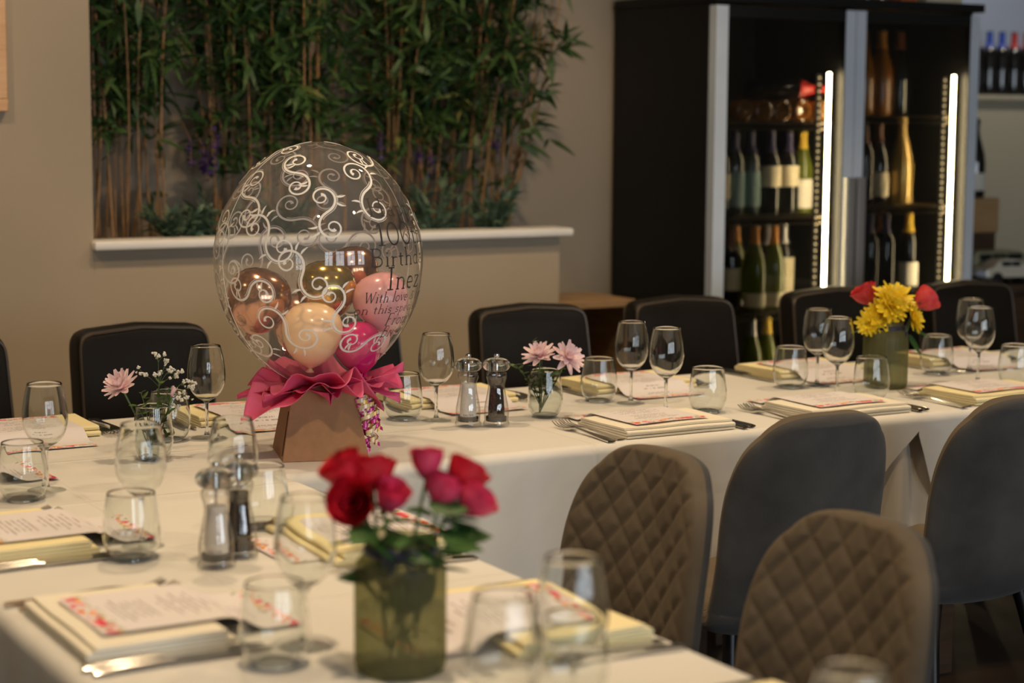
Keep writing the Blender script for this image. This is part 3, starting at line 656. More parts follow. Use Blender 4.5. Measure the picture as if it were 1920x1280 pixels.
# ------------------------------------------------------------------ salt and pepper mills
def mill(core_mat, lettered):
    o = thing('mill', '', 'mill')
    body = [(0.0285, 0.0), (0.0295, 0.003), (0.0295, 0.010), (0.0270, 0.0125), (0.0275, 0.020), (0.0280, 0.030), (0.0270, 0.045), (0.0230, 0.066), (0.0200, 0.082), (0.0190, 0.092), (0.0200, 0.102), (0.0225, 0.110), (0.0235, 0.116), (0.0225, 0.122), (0.0170, 0.125), (0.004, 0.125)]
    MB().lathe(finer(body[1:], 48), 40).build('body', 'acrylic', o)
    head = [(0.015, 0.126), (0.024, 0.128), (0.0300, 0.134), (0.0315, 0.140), (0.0298, 0.146), (0.0240, 0.1515), (0.0150, 0.1545), (0.004, 0.155)]
    MB().lathe(finer(head, 24), 40, True, True).build('head', 'glass_real', o, angle=80)
    MB().lathe([(0.012, 0.128), (0.016, 0.134), (0.013, 0.142), (0.004, 0.148)], 20, True, True).build('head_core', 'glass_solid', o)
    MB().lathe([(0.0035, 0.150), (0.0035, 0.156), (0.0058, 0.158), (0.0066, 0.161), (0.0058, 0.1645), (0.001, 0.166)], 16, True, True).build('knob', 'steel', o)
    MB().lathe([(0.0022, 0.02), (0.0022, 0.152)], 8).build('shaft', 'steel', o)
    core = [(0.0185, 0.024), (0.0185, 0.040), (0.0165, 0.066), (0.0150, 0.085), (0.0155, 0.098 if lettered else 0.106)]
    MB().lathe(core, 28, True, True).build('filling', core_mat, o)
    MB().lathe([(0.0235, 0.0125), (0.0240, 0.020), (0.0235, 0.0225), (0.018, 0.024)], 28, True, True).build('grinder_base', 'black_metal', o)
    if lettered:
        mb = MB()
        for wd, pts in letter_strokes('SALTER', 0.024, 0.0042):
            v, f = ribbon_pts(pts, wd)
            rr = 0.0283; th = v[:, 0] / rr
            mb.add(np.stack([rr * np.sin(th), -rr * np.cos(th), v[:, 1] + 0.0275], 1), f)
        mb.build('lettering', 'ink', o, smooth=False)
    return o
FACE = R(-27)   # turn lettering towards the room's camera side
for key, x, y, m_, lt, lb in (('s', 1.998, 3.657, 'salt', True, 'clear acrylic salt mill beside its pepper mill, right of the balloon'), ('p', 2.056, 3.630, 'pepper', False, 'clear acrylic pepper mill between the salt mill and the pink chrysanthemums'),
                              ('s', 1.022, 2.682, 'salt', True, 'clear acrylic salt mill at the front left, before the wine glass'), ('p', 1.078, 2.728, 'pepper', False, 'clear acrylic pepper mill behind the front salt mill')):
    o = place('mill' + key, lambda: mill(m_, lt), lb, 'mill', (x, y, T0), FACE, 'salt and pepper mills')
    o.name = 'salt_mill' if key == 's' else 'pepper_mill'

# ------------------------------------------------------------------ place settings
def napkin(m_):
    """folded cloth: a zig-zag of four layers, long side along x"""
    path = []; th = 0.0052; y0, y1 = 0.0, 0.200
    for k in range(4):
        z = 0.0035 + k * th * 1.06; a, b = (y0 + 0.004 * k, y1 - 0.006 * k); ys = np.linspace(a, b, 7)
        if k % 2: ys = ys[::-1]
        path += [(q, z) for q in ys]
        if k < 3:
            cy = ys[-1]; sgn = 1 if k % 2 == 0 else -1
            path += [(cy + sgn * 0.5 * th * math.sin(R(a_)), z + 0.53 * th - 0.53 * th * math.cos(R(a_))) for a_ in (30, 60, 90, 120, 150)]
    p = np.array(path); t_ = np.gradient(p, axis=0); t_ /= np.linalg.norm(t_, axis=1, keepdims=True); nrm = np.stack([-t_[:, 1], t_[:, 0]], 1)
    a, b = p + nrm * 0.0022, p - nrm * 0.0022; xs = np.linspace(-0.145, 0.145, 14); mb = MB()
    def sheet(q, flip):
        G = np.array([[(x, yy, max(0.0006, zz + 0.0012 * math.sin(x * 30 + yy * 20) * (zz / 0.03))) for x in xs] for yy, zz in q]); mb.grid(G if not flip else G[:, ::-1]); return G
    ga, gb = sheet(a, True), sheet(b, False)
    for j in (0, -1): mb.grid(np.stack([ga[:, j], gb[:, j]], 0))
    for i in (0, -1): mb.grid(np.stack([ga[i], gb[i]], 0))
    return mb.mesh('napkin', m_, angle=60)
NAPZ = 0.0035 + 3 * 0.0052 * 1.06 + 0.0024 + 0.0016
def menu_mesh(over, seed):
    """printed sheet resting on the napkin for its first `over` metres, then easing down to the cloth"""
    nu, nv = 9, 24; w_, h_ = 0.205, 0.288; rs = np.random.default_rng(seed); ph = rs.uniform(0, 6, 3)
    V = []; UV = []
    for i in range(nv):
        y = h_ * i / (nv - 1)
        for j in range(nu):
            x = w_ * (j / (nu - 1) - 0.5); q = min(1, max(0, (y - over) / 0.06)); q = q * q * (3 - 2 * q)
            z = (NAPZ + 0.0012) * (1 - q) + 0.0016 * q + 0.008 * abs(j / (nu - 1) - 0.5) ** 2 * (i / (nv - 1)) ** 2 * (1 + math.sin(ph[0])) + 0.0008 * (1 + math.sin(x * 25 + ph[1]))
            V.append((x, y, z)); UV.append((j / (nu - 1), i / (nv - 1)))
    F = [(i * nu + j, i * nu + j + 1, (i + 1) * nu + j + 1, (i + 1) * nu + j) for i in range(nv - 1) for j in range(nu - 1)]
    mb = MB().add(V, F); me = mb.mesh('menu', 'menu_paper', angle=80)
    uvl = me.uv_layers.new(name='UVMap'); li = np.zeros(len(me.loops), int); me.loops.foreach_get('vertex_index', li)
    uvl.data.foreach_set('uv', np.array(UV)[li].ravel()); return me
def fork_mesh():
    mb = MB(); L_ = 0.235
    st = [(0.0, 0.0095, 0.0022), (0.012, 0.0105, 0.0026), (0.06, 0.0075, 0.004), (0.11, 0.0050, 0.007), (0.145, 0.0046, 0.0085), (0.158, 0.008, 0.0075), (0.170, 0.0125, 0.0055), (0.185, 0.0130, 0.0040)]
    def slab(sec, th=0.0026):
        G = np.array([[(-w_, y, z + th / 2), (w_, y, z + th / 2), (w_, y, z - th / 2), (-w_, y, z - th / 2), (-w_, y, z + th / 2)] for y, w_, z in sec]); mb.grid(G)
        mb.add(G[0, :4], [(0, 1, 2, 3)]); mb.add(G[-1, :4], [(3, 2, 1, 0)])
    slab(st)
    for k in range(4):
        cx = -0.0114 + 0.0076 * k
        G = np.array([[(cx - w_, y, z + .0011), (cx + w_, y, z + .0011), (cx + w_, y, z - .0011), (cx - w_, y, z - .0011), (cx - w_, y, z + .0011)] for y, w_, z in ((0.181, 0.0021, 0.0042), (0.20, 0.0017, 0.0036), (0.22, 0.0014, 0.0060), (L_, 0.0008, 0.0125))])
        mb.grid(G); mb.add(G[-1, :4], [(3, 2, 1, 0)])
    return mb.mesh('fork', 'steel', angle=50)
def knife_meshes():
    h = MB(); sec = [(0.0, 0.0085, 0.003), (0.01, 0.0100, 0.0042), (0.05, 0.0085, 0.0042), (0.095, 0.0065, 0.0045), (0.108, 0.0070, 0.0040)]
    G = []
    for y, w_, t_ in sec: G.append([(w_ * math.cos(a), y, 0.0048 + t_ * math.sin(a)) for a in np.linspace(0, 2 * PI, 11)])
    G = np.array(G); h.grid(G); h.add(G[0, :10], [tuple(range(10))]); h.add(G[-1, :10], [tuple(range(9, -1, -1))])
    b = MB(); sec = [(0.106, 0.0065, 0.0060, 0.0012), (0.13, 0.0085, 0.0075, 0.0011), (0.18, 0.0095, 0.0080, 0.0010), (0.215, 0.0085, 0.0072, 0.0009), (0.235, 0.0045, 0.006, 0.0008), (0.242, 0.0005, 0.0055, 0.0006)]
    G = np.array([[(-w0, y, 0.0042 + t_), (w1, y, 0.0042 + t_ * .2), (w1, y, 0.0042 - t_ * .2), (-w0, y, 0.0042 - t_), (-w0, y, 0.0042 + t_)] for y, w0, w1, t_ in [(y, w0, w1, t_ * 1.4) for y, w0, w1, t_ in sec]])
    b.grid(G); b.add(G[-1, :4], [(3, 2, 1, 0)]); b.add(G[0, :4], [(0, 1, 2, 3)])
    return h.mesh('handle', 'steel', angle=50), b.mesh('blade', 'steel', angle=50)
NAPM = {'y': napkin('napkin_yellow'), 'c': napkin('napkin_cream')}; FORKM = fork_mesh(); KH, KB = knife_meshes()
MENUM = [menu_mesh(0.170, i) for i in range(4)]
def setting(cx, cy, rz, where, nap='y', forks=True, knives=True, napk=True, k=0, my=0.055, mdx=0.0, mrot=0.0):
    c, s_ = math.cos(rz), math.sin(rz)
    def put(x, y, z): return (cx + x * c - y * s_, cy + x * s_ + y * c, T0 + z)
    if napk: tag(link('napkin', NAPM[nap], None, put(0, 0.02, 0), (0, 0, rz)), ('pale yellow' if nap == 'y' else 'cream') + ' folded napkin under the menu ' + where, 'napkin', 'folded napkins')
    tag(link('menu', MENUM[k % 4], None, put(mdx, my, 0), (0, 0, rz + mrot)), 'printed menu sheet with flower borders ' + where, 'menu', 'printed menus')
    if forks:
        for i, (x, nm) in enumerate(((-0.195, 'outer'), (-0.163, 'inner'))):
            tag(link('fork', FORKM, None, put(x, 0.006 + 0.012 * i, 0.0004), (0, 0, rz + 0.03 * (i - .5))), nm + ' steel fork ' + where, 'fork', 'steel forks')
    if knives:
        for i, (x, nm) in enumerate(((0.165, 'inner'), (0.190, 'outer'))):
            o = thing('knife', nm + ' steel knife ' + where, 'knife', put(x, 0.008 + 0.006 * i, 0), rz + 0.02 * (i - .5), 'steel knives')
            link('handle', KH, o); link('blade', KB, o)
FAR = PI
setting(1.085, YF1 - 0.01, FAR, 'at the far left corner place', 'y', k=0, knives=False)
setting(1.605, YF1 - 0.01, FAR, 'left of the balloon, far side', 'y', k=1)
setting(2.135, YF1 - 0.01, FAR, 'behind the mills right of the balloon', 'y', k=2)
setting(2.66, YF1 - 0.01, FAR, 'far side, right of the pink chrysanthemums', 'y', k=3)
setting(3.235, YF1 - 0.01, FAR, 'behind glasses left of the yellow jar', 'y', k=0)
setting(3.775, YF1 - 0.01, FAR, 'far side, right of the yellow flower jar', 'y', k=1)
setting(2.365, YF0 + 0.01, 0, 'in front of the left smooth-backed chair', 'c', k=2, mrot=0.05)
setting(2.885, YF0 + 0.01, 0, 'between the two smooth-backed chairs', 'c', k=3)
setting(3.385, YF0 + 0.01, 0, 'at the right edge above the smooth-backed chair', 'y', k=0)
setting(XL + 0.012, 2.41, -PI / 2, 'at the bottom left place', 'c', k=1)
setting(XL + 0.012, 3.00, -PI / 2, 'at the left place behind the front mills', 'y', k=2)
setting(XL + 0.012, 3.58, -PI / 2, 'cut off at the left edge', 'y', forks=False, knives=False, napk=False, k=3)
setting(XR - 0.012, 2.735, PI / 2, 'behind the red rose jar', 'y', k=0, my=0.0)
setting(XR - 0.012, 2.165, PI / 2, 'right of the red rose jar', 'y', k=1, mrot=-0.06)
setting(XR - 0.012, 1.60, PI / 2, 'at the bottom edge under the nearer quilted chair', 'y', k=2)

# ------------------------------------------------------------------ the balloon gift
BX, BY = 1.565, 3.505
def balloon_gift():
    o = thing('balloon_gift', 'clear balloon with white scrolls on a kraft box with pink tissue and curled ribbons', 'balloon', (BX, BY, T0))
    cam = Vector((-BX, -BY, 0)).normalized(); rgt = Vector((-cam.y, cam.x, 0))
    if rgt.x < 0: rgt = -rgt
    cam = np.array(cam); rgt = np.array(rgt); upv = np.array([0, 0, 1.0])
    px = np.array([(273, 2), (277, 34), (284, 58), (291, 77), (305, 100), (322, 121), (338, 135), (354, 148), (385, 167), (416, 181), (447, 189.5), (479, 193), (510, 192), (541, 187.5), (572, 179), (604, 165), (635, 145), (660, 124), (684, 97), (702, 70), (716, 40), (724, 18)])
    prof = np.stack([px[:, 1] / 905.0, (850 - px[:, 0]) / 898.0], 1)[::-1]   # radius, height above table
    ZC = 0.41
    ps = np.arctan2(prof[:, 1] - ZC, prof[:, 0]); rho = np.hypot(prof[:, 0], prof[:, 1] - ZC)
    def proj(P, lift=0.0012):
        d = np.asarray(P, float) - np.array([0, 0, ZC]); e = np.arctan2(d[:, 2], np.hypot(d[:, 0], d[:, 1])); n = d / np.linalg.norm(d, axis=1, keepdims=True)
        return np.array([0, 0, ZC]) + n * (np.interp(e, ps, rho) + lift)[:, None]
    # smooth film
    ee = np.linspace(ps[0], ps[-1], 60); rr = np.interp(ee, ps, rho)
    pr = [(r_ * math.cos(e), ZC + r_ * math.sin(e)) for e, r_ in zip(ee, rr)]
    film = MB().lathe(pr, 96).build('clear_balloon', 'balloon_film', o, angle=80)
    # meridian seam
    mb = MB()
    for lon in (-62, 118):
        q = np.array([(cam * math.cos(R(lon)) + rgt * math.sin(R(lon))) * r_ * math.cos(e) + upv * (ZC + r_ * math.sin(e)) for e, r_ in zip(ee[1:-1], rr[1:-1])])
        mb.tube([tuple(p) for p in proj(q)], 0.0006, 4)
    mb.build('seam', 'swirl_white', film)
    # scrolls: double-ended spirals laid on the film, each a ribbon of its own
    def spiral(L_, k0, k1, th0, n=90):
        u = np.linspace(0, 1, n); ds = L_ / n; s1 = u * L_; s2 = (1 - u) * L_
        kap = k0 / (0.0062 + 0.175 * s1) * np.clip((0.5 - u) / 0.06 + 0.5, 0, 1) + k1 / (0.0062 + 0.175 * s2) * np.clip((u - 0.5) / 0.06 + 0.5, 0, 1)
        th = th0 + np.cumsum(kap) * ds; x = np.cumsum(np.cos(th)) * ds; y = np.cumsum(np.sin(th)) * ds
        p = np.stack([x, y], 1); return p - p[n // 2]
    def lay(anchor_dir, P2, wid):
        a = anchor_dir / np.linalg.norm(anchor_dir); e1 = np.cross([0, 0, 1.0], a); e1 /= np.linalg.norm(e1); e2 = np.cross(a, e1)
        v, f = ribbon_pts(P2, wid); base = proj((a * 0.2 + np.array([0, 0, ZC]))[None])[0]
        return proj(base + v[:, :1] * e1 + v[:, 1:] * e2), f
    rs = np.random.default_rng(12)
    anchors = []
    N_ = 44
    for i in range(N_):
        z = 0.96 - 1.78 * (i + 0.5) / N_; ph = i * 2.39996 + 0.7; a = np.array([math.sqrt(max(0, 1 - z * z)) * math.cos(ph), math.sqrt(max(0, 1 - z * z)) * math.sin(ph), z])
        lon = math.degrees(math.atan2(a @ rgt, a @ cam))
        if 22 < lon < 100 and -0.62 < z < 0.5: continue
        anchors.append(a)
    for i, a in enumerate(anchors):
        mb = MB(); L_ = rs.uniform(0.31, 0.44); sg = 1 if rs.random() < 0.5 else -1; K = 1.0; s2 = sg; th0 = rs.uniform(0, 6.28)
        p = spiral(L_, sg * K, -s2 * K, th0, 120)
        n = len(p); u = np.linspace(0, 1, n); wd = 0.0018 + 0.0030 * np.sin(PI * u) ** 0.7
        wd[:6] = np.linspace(0.0075, 0.0030, 6); wd[-6:] = np.linspace(0.0030, 0.0075, 6)
        mb.add(*lay(a, p, wd))
        # thin companion line
        t_ = np.gradient(p, axis=0); t_ /= np.linalg.norm(t_, axis=1, keepdims=True); nn = np.stack([-t_[:, 1], t_[:, 0]], 1)
        j0, j1 = int(n * 0.22), int(n * 0.56); mb.add(*lay(a, p[j0:j1] - sg * nn[j0:j1] * 0.0048, 0.0011))
        # little leaves at the turn
        for q, side in ((0.36, 1), (0.40, 1), (0.60, -1), (0.64, -1)):
            j = int(n * q); b0 = p[j] + nn[j] * side * 0.003; d0 = t_[j] * 0.6 + nn[j] * side; d0 /= np.linalg.norm(d0); m_ = 9; tt = np.linspace(0, 1, m_)
            cur = np.stack([b0 + d0 * 0.018 * x + np.array([-d0[1], d0[0]]) * side * 0.009 * x * x for x in tt]); mb.add(*lay(a, cur, 0.0007 + 0.0038 * np.sin(PI * tt ** 0.8)))
        mb.build('scroll', 'swirl_white', film, smooth=False)
    # lettering round the right side of the balloon
    lines = [('Happy', 0.168, 402, 30, 0), ('100th', 0.165, 452, 38, 0), ('Birthday', 0.205, 489, 31, 0), ('Inez', 0.118, 531, 39, 0), ('With love & hugs', 0.215, 553, 19, 0.16), ('on this special day', 0.245, 573, 17, 0.16), ('From', 0.078, 596, 21, 0.18), ('Brian', 0.072, 618, 20, 0.18)]
    for text, wid, yb, hp, sl in lines:
        mb = MB(); z0 = (850 - yb) / 898.0; r0 = float(np.interp(z0, prof[:, 1], prof[:, 0]))
        for wd, pts in letter_strokes(text, wid, hp / 898.0, sl):
            v, f = ribbon_pts(pts, wd); lon = R(55) + v[:, 0] / r0
            zz = z0 + v[:, 1]; rad = np.interp(zz, prof[:, 1], prof[:, 0])
            q = rad[:, None] * (np.cos(lon)[:, None] * cam + np.sin(lon)[:, None] * rgt) + zz[:, None] * upv
            mb.add(proj(q, 0.0016), f)
        mb.build('lettering', 'ink', film, smooth=False)
    # kraft box, a truncated pyramid turned a little from the camera
    rz = R(-16); c, s_ = math.cos(rz), math.sin(rz)
    def q4(h, z): return [(c * x - s_ * y, s_ * x + c * y, z) for x, y in ((-h, -h), (h, -h), (h, h), (-h, h))]
    b, tt = 0.088, 0.062; H = 0.150; corners = q4(b, 0.0005) + q4(tt, H)
    sides = [(0, 1, 5, 4), (1, 2, 6, 5), (2, 3, 7, 6), (3, 0, 4, 7), (3, 2, 1, 0)]
    bx = MB().add(corners, sides); box = bx.build('kraft_box', 'kraft', o, smooth=False)
    md = box.modifiers.new('thick', 'SOLIDIFY'); md.thickness = 0.002; md.offset = -1
    C_ = [Vector(p) for p in corners]
    def slot(fa, fb, k0, k1, u):   # dark slit on the left side face
        p = lambda k: (C_[fa].lerp(C_[fa + 4], k)).lerp(C_[fb].lerp(C_[fb + 4], k), u)
        a_, b_ = p(k0), p(k1); nrm = (C_[fb] - C_[fa]).cross(C_[fa + 4] - C_[fa]).normalized(); 
        MB().tube([a_ + nrm * 0.0003, b_ + nrm * 0.0003], 0.0011, 5).build('slot', 'kraft_slot', box)
    slot(3, 0, 0.06, 0.66, 0.90); slot(3, 0, 0.80, 0.97, 0.86)
    # tissue: ruffled sheets of paper round the box mouth
    def tissue(seed, z0, drop, rise, r1, ph0, span):
        rs2 = np.random.default_rng(seed); na, nr = 120, 12; P = []
        ph = rs2.uniform(0, 6.28, 6)
        for j in range(nr + 1):
            row = []; sj = j / nr
            for i in range(na + 1):
                a = ph0 + span * i / na; tri = lambda x: abs(((x / PI) % 2) - 1) * 2 - 1
                rf = tri(a * 3.5 + ph[0]) * 0.6 + tri(a * 6.3 + ph[1]) * 0.45 + 0.3 * math.sin(a * 11 + ph[2])
                lo = math.sin(a * 2 + ph[3]); 
                rad = 0.052 + (r1 + 0.030 * tri(a * 2.5 + ph[4]) - 0.022 * (1 + rf)) * sj
                zz = z0 + sj * (rise * (0.4 + 0.6 * lo) - drop * (0.5 - 0.5 * lo)) + 0.034 * rf * sj ** 0.8
                wob = 0.010 * sj * math.sin(a * 17 + ph[5] + 5 * sj)
                row.append((math.cos(a + wob) * rad, math.sin(a + wob) * rad, zz))
            P.append(row)
        t_ = MB().grid(np.array(P)).build('tissue_paper', 'tissue', o, angle=25); md = t_.modifiers.new('thick', 'SOLIDIFY'); md.thickness = 0.0006
    ang = math.atan2(cam[1], cam[0])
    tissue(3, 0.147, 0.022, 0.022, 0.120, ang - 2.2, 4.4)
    tissue(8, 0.150, 0.015, 0.032, 0.112, ang - 3.6, 7.2)
    tissue(14, 0.152, 0.034, 0.016, 0.105, ang - 0.4, 3.0)
    # big peak of paper at the right, drooping corner at the left
    def flap(dirv, z0, z1, ln, wid, droop):
        d = np.array(dirv); sd = np.cross(d, [0, 0, 1.0]); P = []
        for i in range(11):
            t_ = i / 10; w_ = wid * (1 - t_ ** 1.5) + 0.003
            row = []
            for j in range(9):
                u = j / 4 - 1; row.append(tuple(d * (0.05 + ln * t_) + sd * (u * w_) + upv * (z0 + (z1 - z0) * t_ ** 1.2 + 0.014 * (abs(u) - .5) * (1 - .4 * t_) + droop * t_ * t_ * abs(u))))
            P.append(row)
        t_ = MB().grid(np.array(P)).build('tissue_paper', 'tissue', o, angle=25); md = t_.modifiers.new('thick', 'SOLIDIFY'); md.thickness = 0.0006
    flap(rgt * 0.92 + cam * 0.39, 0.135, 0.205, 0.135, 0.06, -0.03); flap(rgt * 0.97 + cam * 0.2, 0.150, 0.135, 0.12, 0.05, -0.03)
    flap(-rgt * 0.95 + cam * 0.3, 0.150, 0.128, 0.125, 0.065, 0.0); flap(-rgt * 0.75 + cam * 0.66, 0.150, 0.125, 0.10, 0.07, 0.01); flap(cam * 0.97 + rgt * 0.2, 0.150, 0.118, 0.06, 0.06, 0.02)
    # curled ribbons hanging at the right corner of the box
    rs3 = np.random.default_rng(5)
    for i in range(17):
        m_ = ('ribbon_magenta', 'ribbon_yellow', 'ribbon_magenta', 'ribbon_cream')[i % 4]; n = 150; turns = rs3.uniform(4, 7); z1 = 0.150 - rs3.uniform(0, 0.02); z0_ = rs3.choice([0.012, 0.03, 0.06, 0.085]); off = rs3.uniform(-0.010, 0.012, 2); rad = rs3.uniform(0.009, 0.014); p0 = rs3.uniform(0, 6)
        base = rgt * 0.098 + cam * 0.052; V = []; wv = 0.0038
        for k in range(n):
            u = k / (n - 1); a = p0 + turns * 2 * PI * u
            cpos = base * (0.82 + 0.26 * u) + rgt * (off[0] * (0.4 + u)) + cam * off[1]; z = z1 + (z0_ - z1) * u + 0.006 * math.sin(9 * u + p0)
            rr_ = rad * (0.5 + 0.6 * math.sin(PI * min(1, u + 0.15)))
            e = rgt * math.cos(a) + cam * math.sin(a); q = cpos + e * rr_ + upv * z
            ax = upv * wv + e * 0.0008 * math.sin(3 * a); V.append(q + ax); V.append(q - ax)
        mb = MB().add(np.array(V), [(2 * k, 2 * k + 1, 2 * k + 3, 2 * k + 2) for k in range(n - 1)]); mb.build('curled_ribbon', m_, o, angle=80)
    return o, cam, rgt
GIFT, CAMD, RGT = balloon_gift()
# small balloons loose inside the clear one
def small_balloon(label, m_, lx, dep, z, r, tilt=0.0):
    p = RGT * lx + CAMD * dep
    o = thing('small_balloon', label, 'balloon', (BX + p[0], BY + p[1], T0 + z), 0, 'small balloons inside the clear balloon')
    pr = [(0.001, -1.17), (0.10, -1.13), (0.30, -1.03), (0.55, -0.86), (0.78, -0.58), (0.94, -0.22), (1.0, 0.10), (0.97, 0.38), (0.86, 0.62), (0.66, 0.83), (0.40, 0.95), (0.15, 0.995), (0.001, 1.0)]
    MB().lathe([(a * r, b * r) for a, b in pr], 40).build('skin', m_, o, angle=80)
    MB().lathe([(0.05 * r, -1.15 * r), (0.09 * r, -1.20 * r), (0.14 * r, -1.27 * r)], 12).build('knot', m_, o)
    o.rotation_euler = (tilt * 0.7, tilt, 0)
PXM = 1 / 905.0
def pz(y): return (850 - y) / 898.0
small_balloon('rose gold metallic balloon at the left inside the clear balloon', 'rose_gold', (487 - 598) * PXM, 0.02, pz(562), 0.066, 0.25)
small_balloon('gold metallic balloon in the middle inside the clear balloon', 'gold', (611 - 598) * PXM, 0.015, pz(545), 0.062, 0.1)
small_balloon('copper balloon at the back inside the clear balloon', 'copper', (662 - 598) * PXM, -0.085, pz(520), 0.056, -0.2)
small_balloon('peach balloon at the front inside the clear balloon', 'peach', (585 - 598) * PXM, 0.095, pz(615), 0.062, 0.05)
small_balloon('pale pink balloon at the right inside the clear balloon', 'pink_latex', (713 - 598) * PXM, 0.03, pz(563), 0.058, -0.3)
small_balloon('magenta balloon low at the front inside the clear balloon', 'magenta', (668 - 598) * PXM, 0.060, pz(643), 0.050, -0.2)
small_balloon('copper balloon low at the back left inside the clear balloon', 'rose_gold', (560 - 598) * PXM, -0.06, pz(610), 0.058, 0.3)
small_balloon('pink balloon at the back right inside the clear balloon', 'pink_latex', (700 - 598) * PXM, -0.03, pz(632), 0.036, -0.4)

# ------------------------------------------------------------------ flowers
def stem(mb, a, b, sag=0.0, r0=0.002, r1=0.0016, n=7):
    a, b = Vector(a), Vector(b); mb.tube([a.lerp(b, i / n) + Vector((0, 0, sag * math.sin(PI * i / n))) for i in range(n + 1)], [r0 + (r1 - r0) * i / n for i in range(n + 1)], 6)
def orient(d):
    return Vector(d).normalized().to_track_quat('Z', 'Y').to_euler()
def petal_mesh(name, m_, length, width, curl, cup, tipw=0.0, n=5):
    return MB().grid(np.array(blade(length, width, curl, cup, n, 0.4, tipw))).mesh(name, m_, angle=80)
def mum(label, head, root, d, m_, heart, r=0.042, layers=((0.1, 16, 1.0), (0.45, 14, 0.88), (0.85, 11, 0.68), (1.2, 8, 0.45)), group='chrysanthemums', seed=0):
    rs = np.random.default_rng(seed)
    o = thing('chrysanthemum', label, 'flower', head, 0, group); rot = Vector(d).normalized().to_track_quat('Z', 'Y')
    key = ('mump', m_, r)
    if key not in PROTO: PROTO[key] = petal_mesh('petal', m_, r, r * 0.36, 0.10, 0.18, 0.35)
    for el, n, sc in layers:
        for k in range(n):
            a = 2 * PI * (k + rs.uniform(-.2, .2)) / n + el * 3; e = el + rs.uniform(-.14, .14); s_ = sc * rs.uniform(0.88, 1.08)
            m = rot.to_matrix() @ Euler((0, -e, a), 'XYZ').to_matrix()
            q = link('petal', PROTO[key], o, (0, 0, 0), m.to_euler()); q.scale = (s_, s_, s_)
    c = MB().sphere((0, 0, r * 0.10), r * 0.17, 12, 6, 0.8).build('heart', heart, o); c.rotation_euler = rot.to_euler()
    mb = MB(); stem(mb, (0, 0, -0.002), Vector(root) - Vector(head), 0.0); mb.build('stem', 'green_stem', o)
    return o
def rose(label, head, root, d, m_, r=0.030, group='roses', seed=0, nlayers=4):
    rs = np.random.default_rng(seed); o = thing('rose', label, 'flower', head, 0, group); rot = Vector(d).normalized().to_track_quat('Z', 'Y')
    key = ('rosep', m_, r)
    if key not in PROTO:
        # a cupped petal standing on its base at the origin, wrapping an arc of the bloom
        def pet(rad0, h, arcd, flare):
            P = []
            for i in range(8):
                t_ = i / 7; row = []
                for j in range(9):
                    u = j / 4 - 1; a = R(arcd) * u; rr = rad0 * (0.25 + 0.85 * math.sin(PI / 2 * min(1, t_ * 1.35))) + flare * r * max(0, t_ - 0.72) ** 1.3
                    z = h * t_ * (1 - 0.16 * abs(u) ** 2.5 * t_) ; row.append((rr * math.cos(a), rr * math.sin(a), z))
                P.append(row)
            return MB().grid(np.array(P)).mesh('petal', m_, angle=80)
        PROTO[key] = [pet(r * 0.30, r * 1.70, 95, 0.1), pet(r * 0.52, r * 1.72, 75, 0.35), pet(r * 0.70, r * 1.66, 64, 0.45), pet(r * 0.86, r * 1.55, 58, 0.7)]
    ms = PROTO[key]
    for li, n in enumerate((3, 4, 5, 5)[:nlayers]):
        for k in range(n):
            a = 2 * PI * k / n + li * 0.9 + rs.uniform(-.15, .15); m = rot.to_matrix() @ Euler((rs.uniform(-.05, .05), rs.uniform(-.04, .10), a), 'XYZ').to_matrix()
            q = link('petal', ms[li], o, rot @ Vector((0, 0, -r * 0.8)), m.to_euler())
    if 'sepal' not in PROTO: PROTO['sepal'] = petal_mesh('sepal', 'green_stem', 0.026, 0.009, -0.25, 0.1)
    for k in range(5):
        m = rot.to_matrix() @ Euler((0, -0.5, 2 * PI * k / 5), 'XYZ').to_matrix(); link('sepal', PROTO['sepal'], o, rot @ Vector((0, 0, -r * 0.82)), m.to_euler())
    mb = MB(); stem(mb, rot @ Vector((0, 0, -r * 0.8)), Vector(root) - Vector(head), 0.0, 0.0028, 0.0026); mb.build('stem', 'green_stem', o)
    return o
def leaves(o, base, items, L_=0.055, W_=0.03, m_='rose_leaf'):
    key = ('lf', L_, W_, m_)
    if key not in PROTO: PROTO[key] = petal_mesh('leaf', m_, L_, W_, -0.18, -0.12, 0.0, 7)
    for (x, y, z), (az, el, roll) in items:
        m = Euler((roll, -el, az), 'XYZ'); link('leaf', PROTO[key], o, (x - base[0], y - base[1], z - base[2]), m)

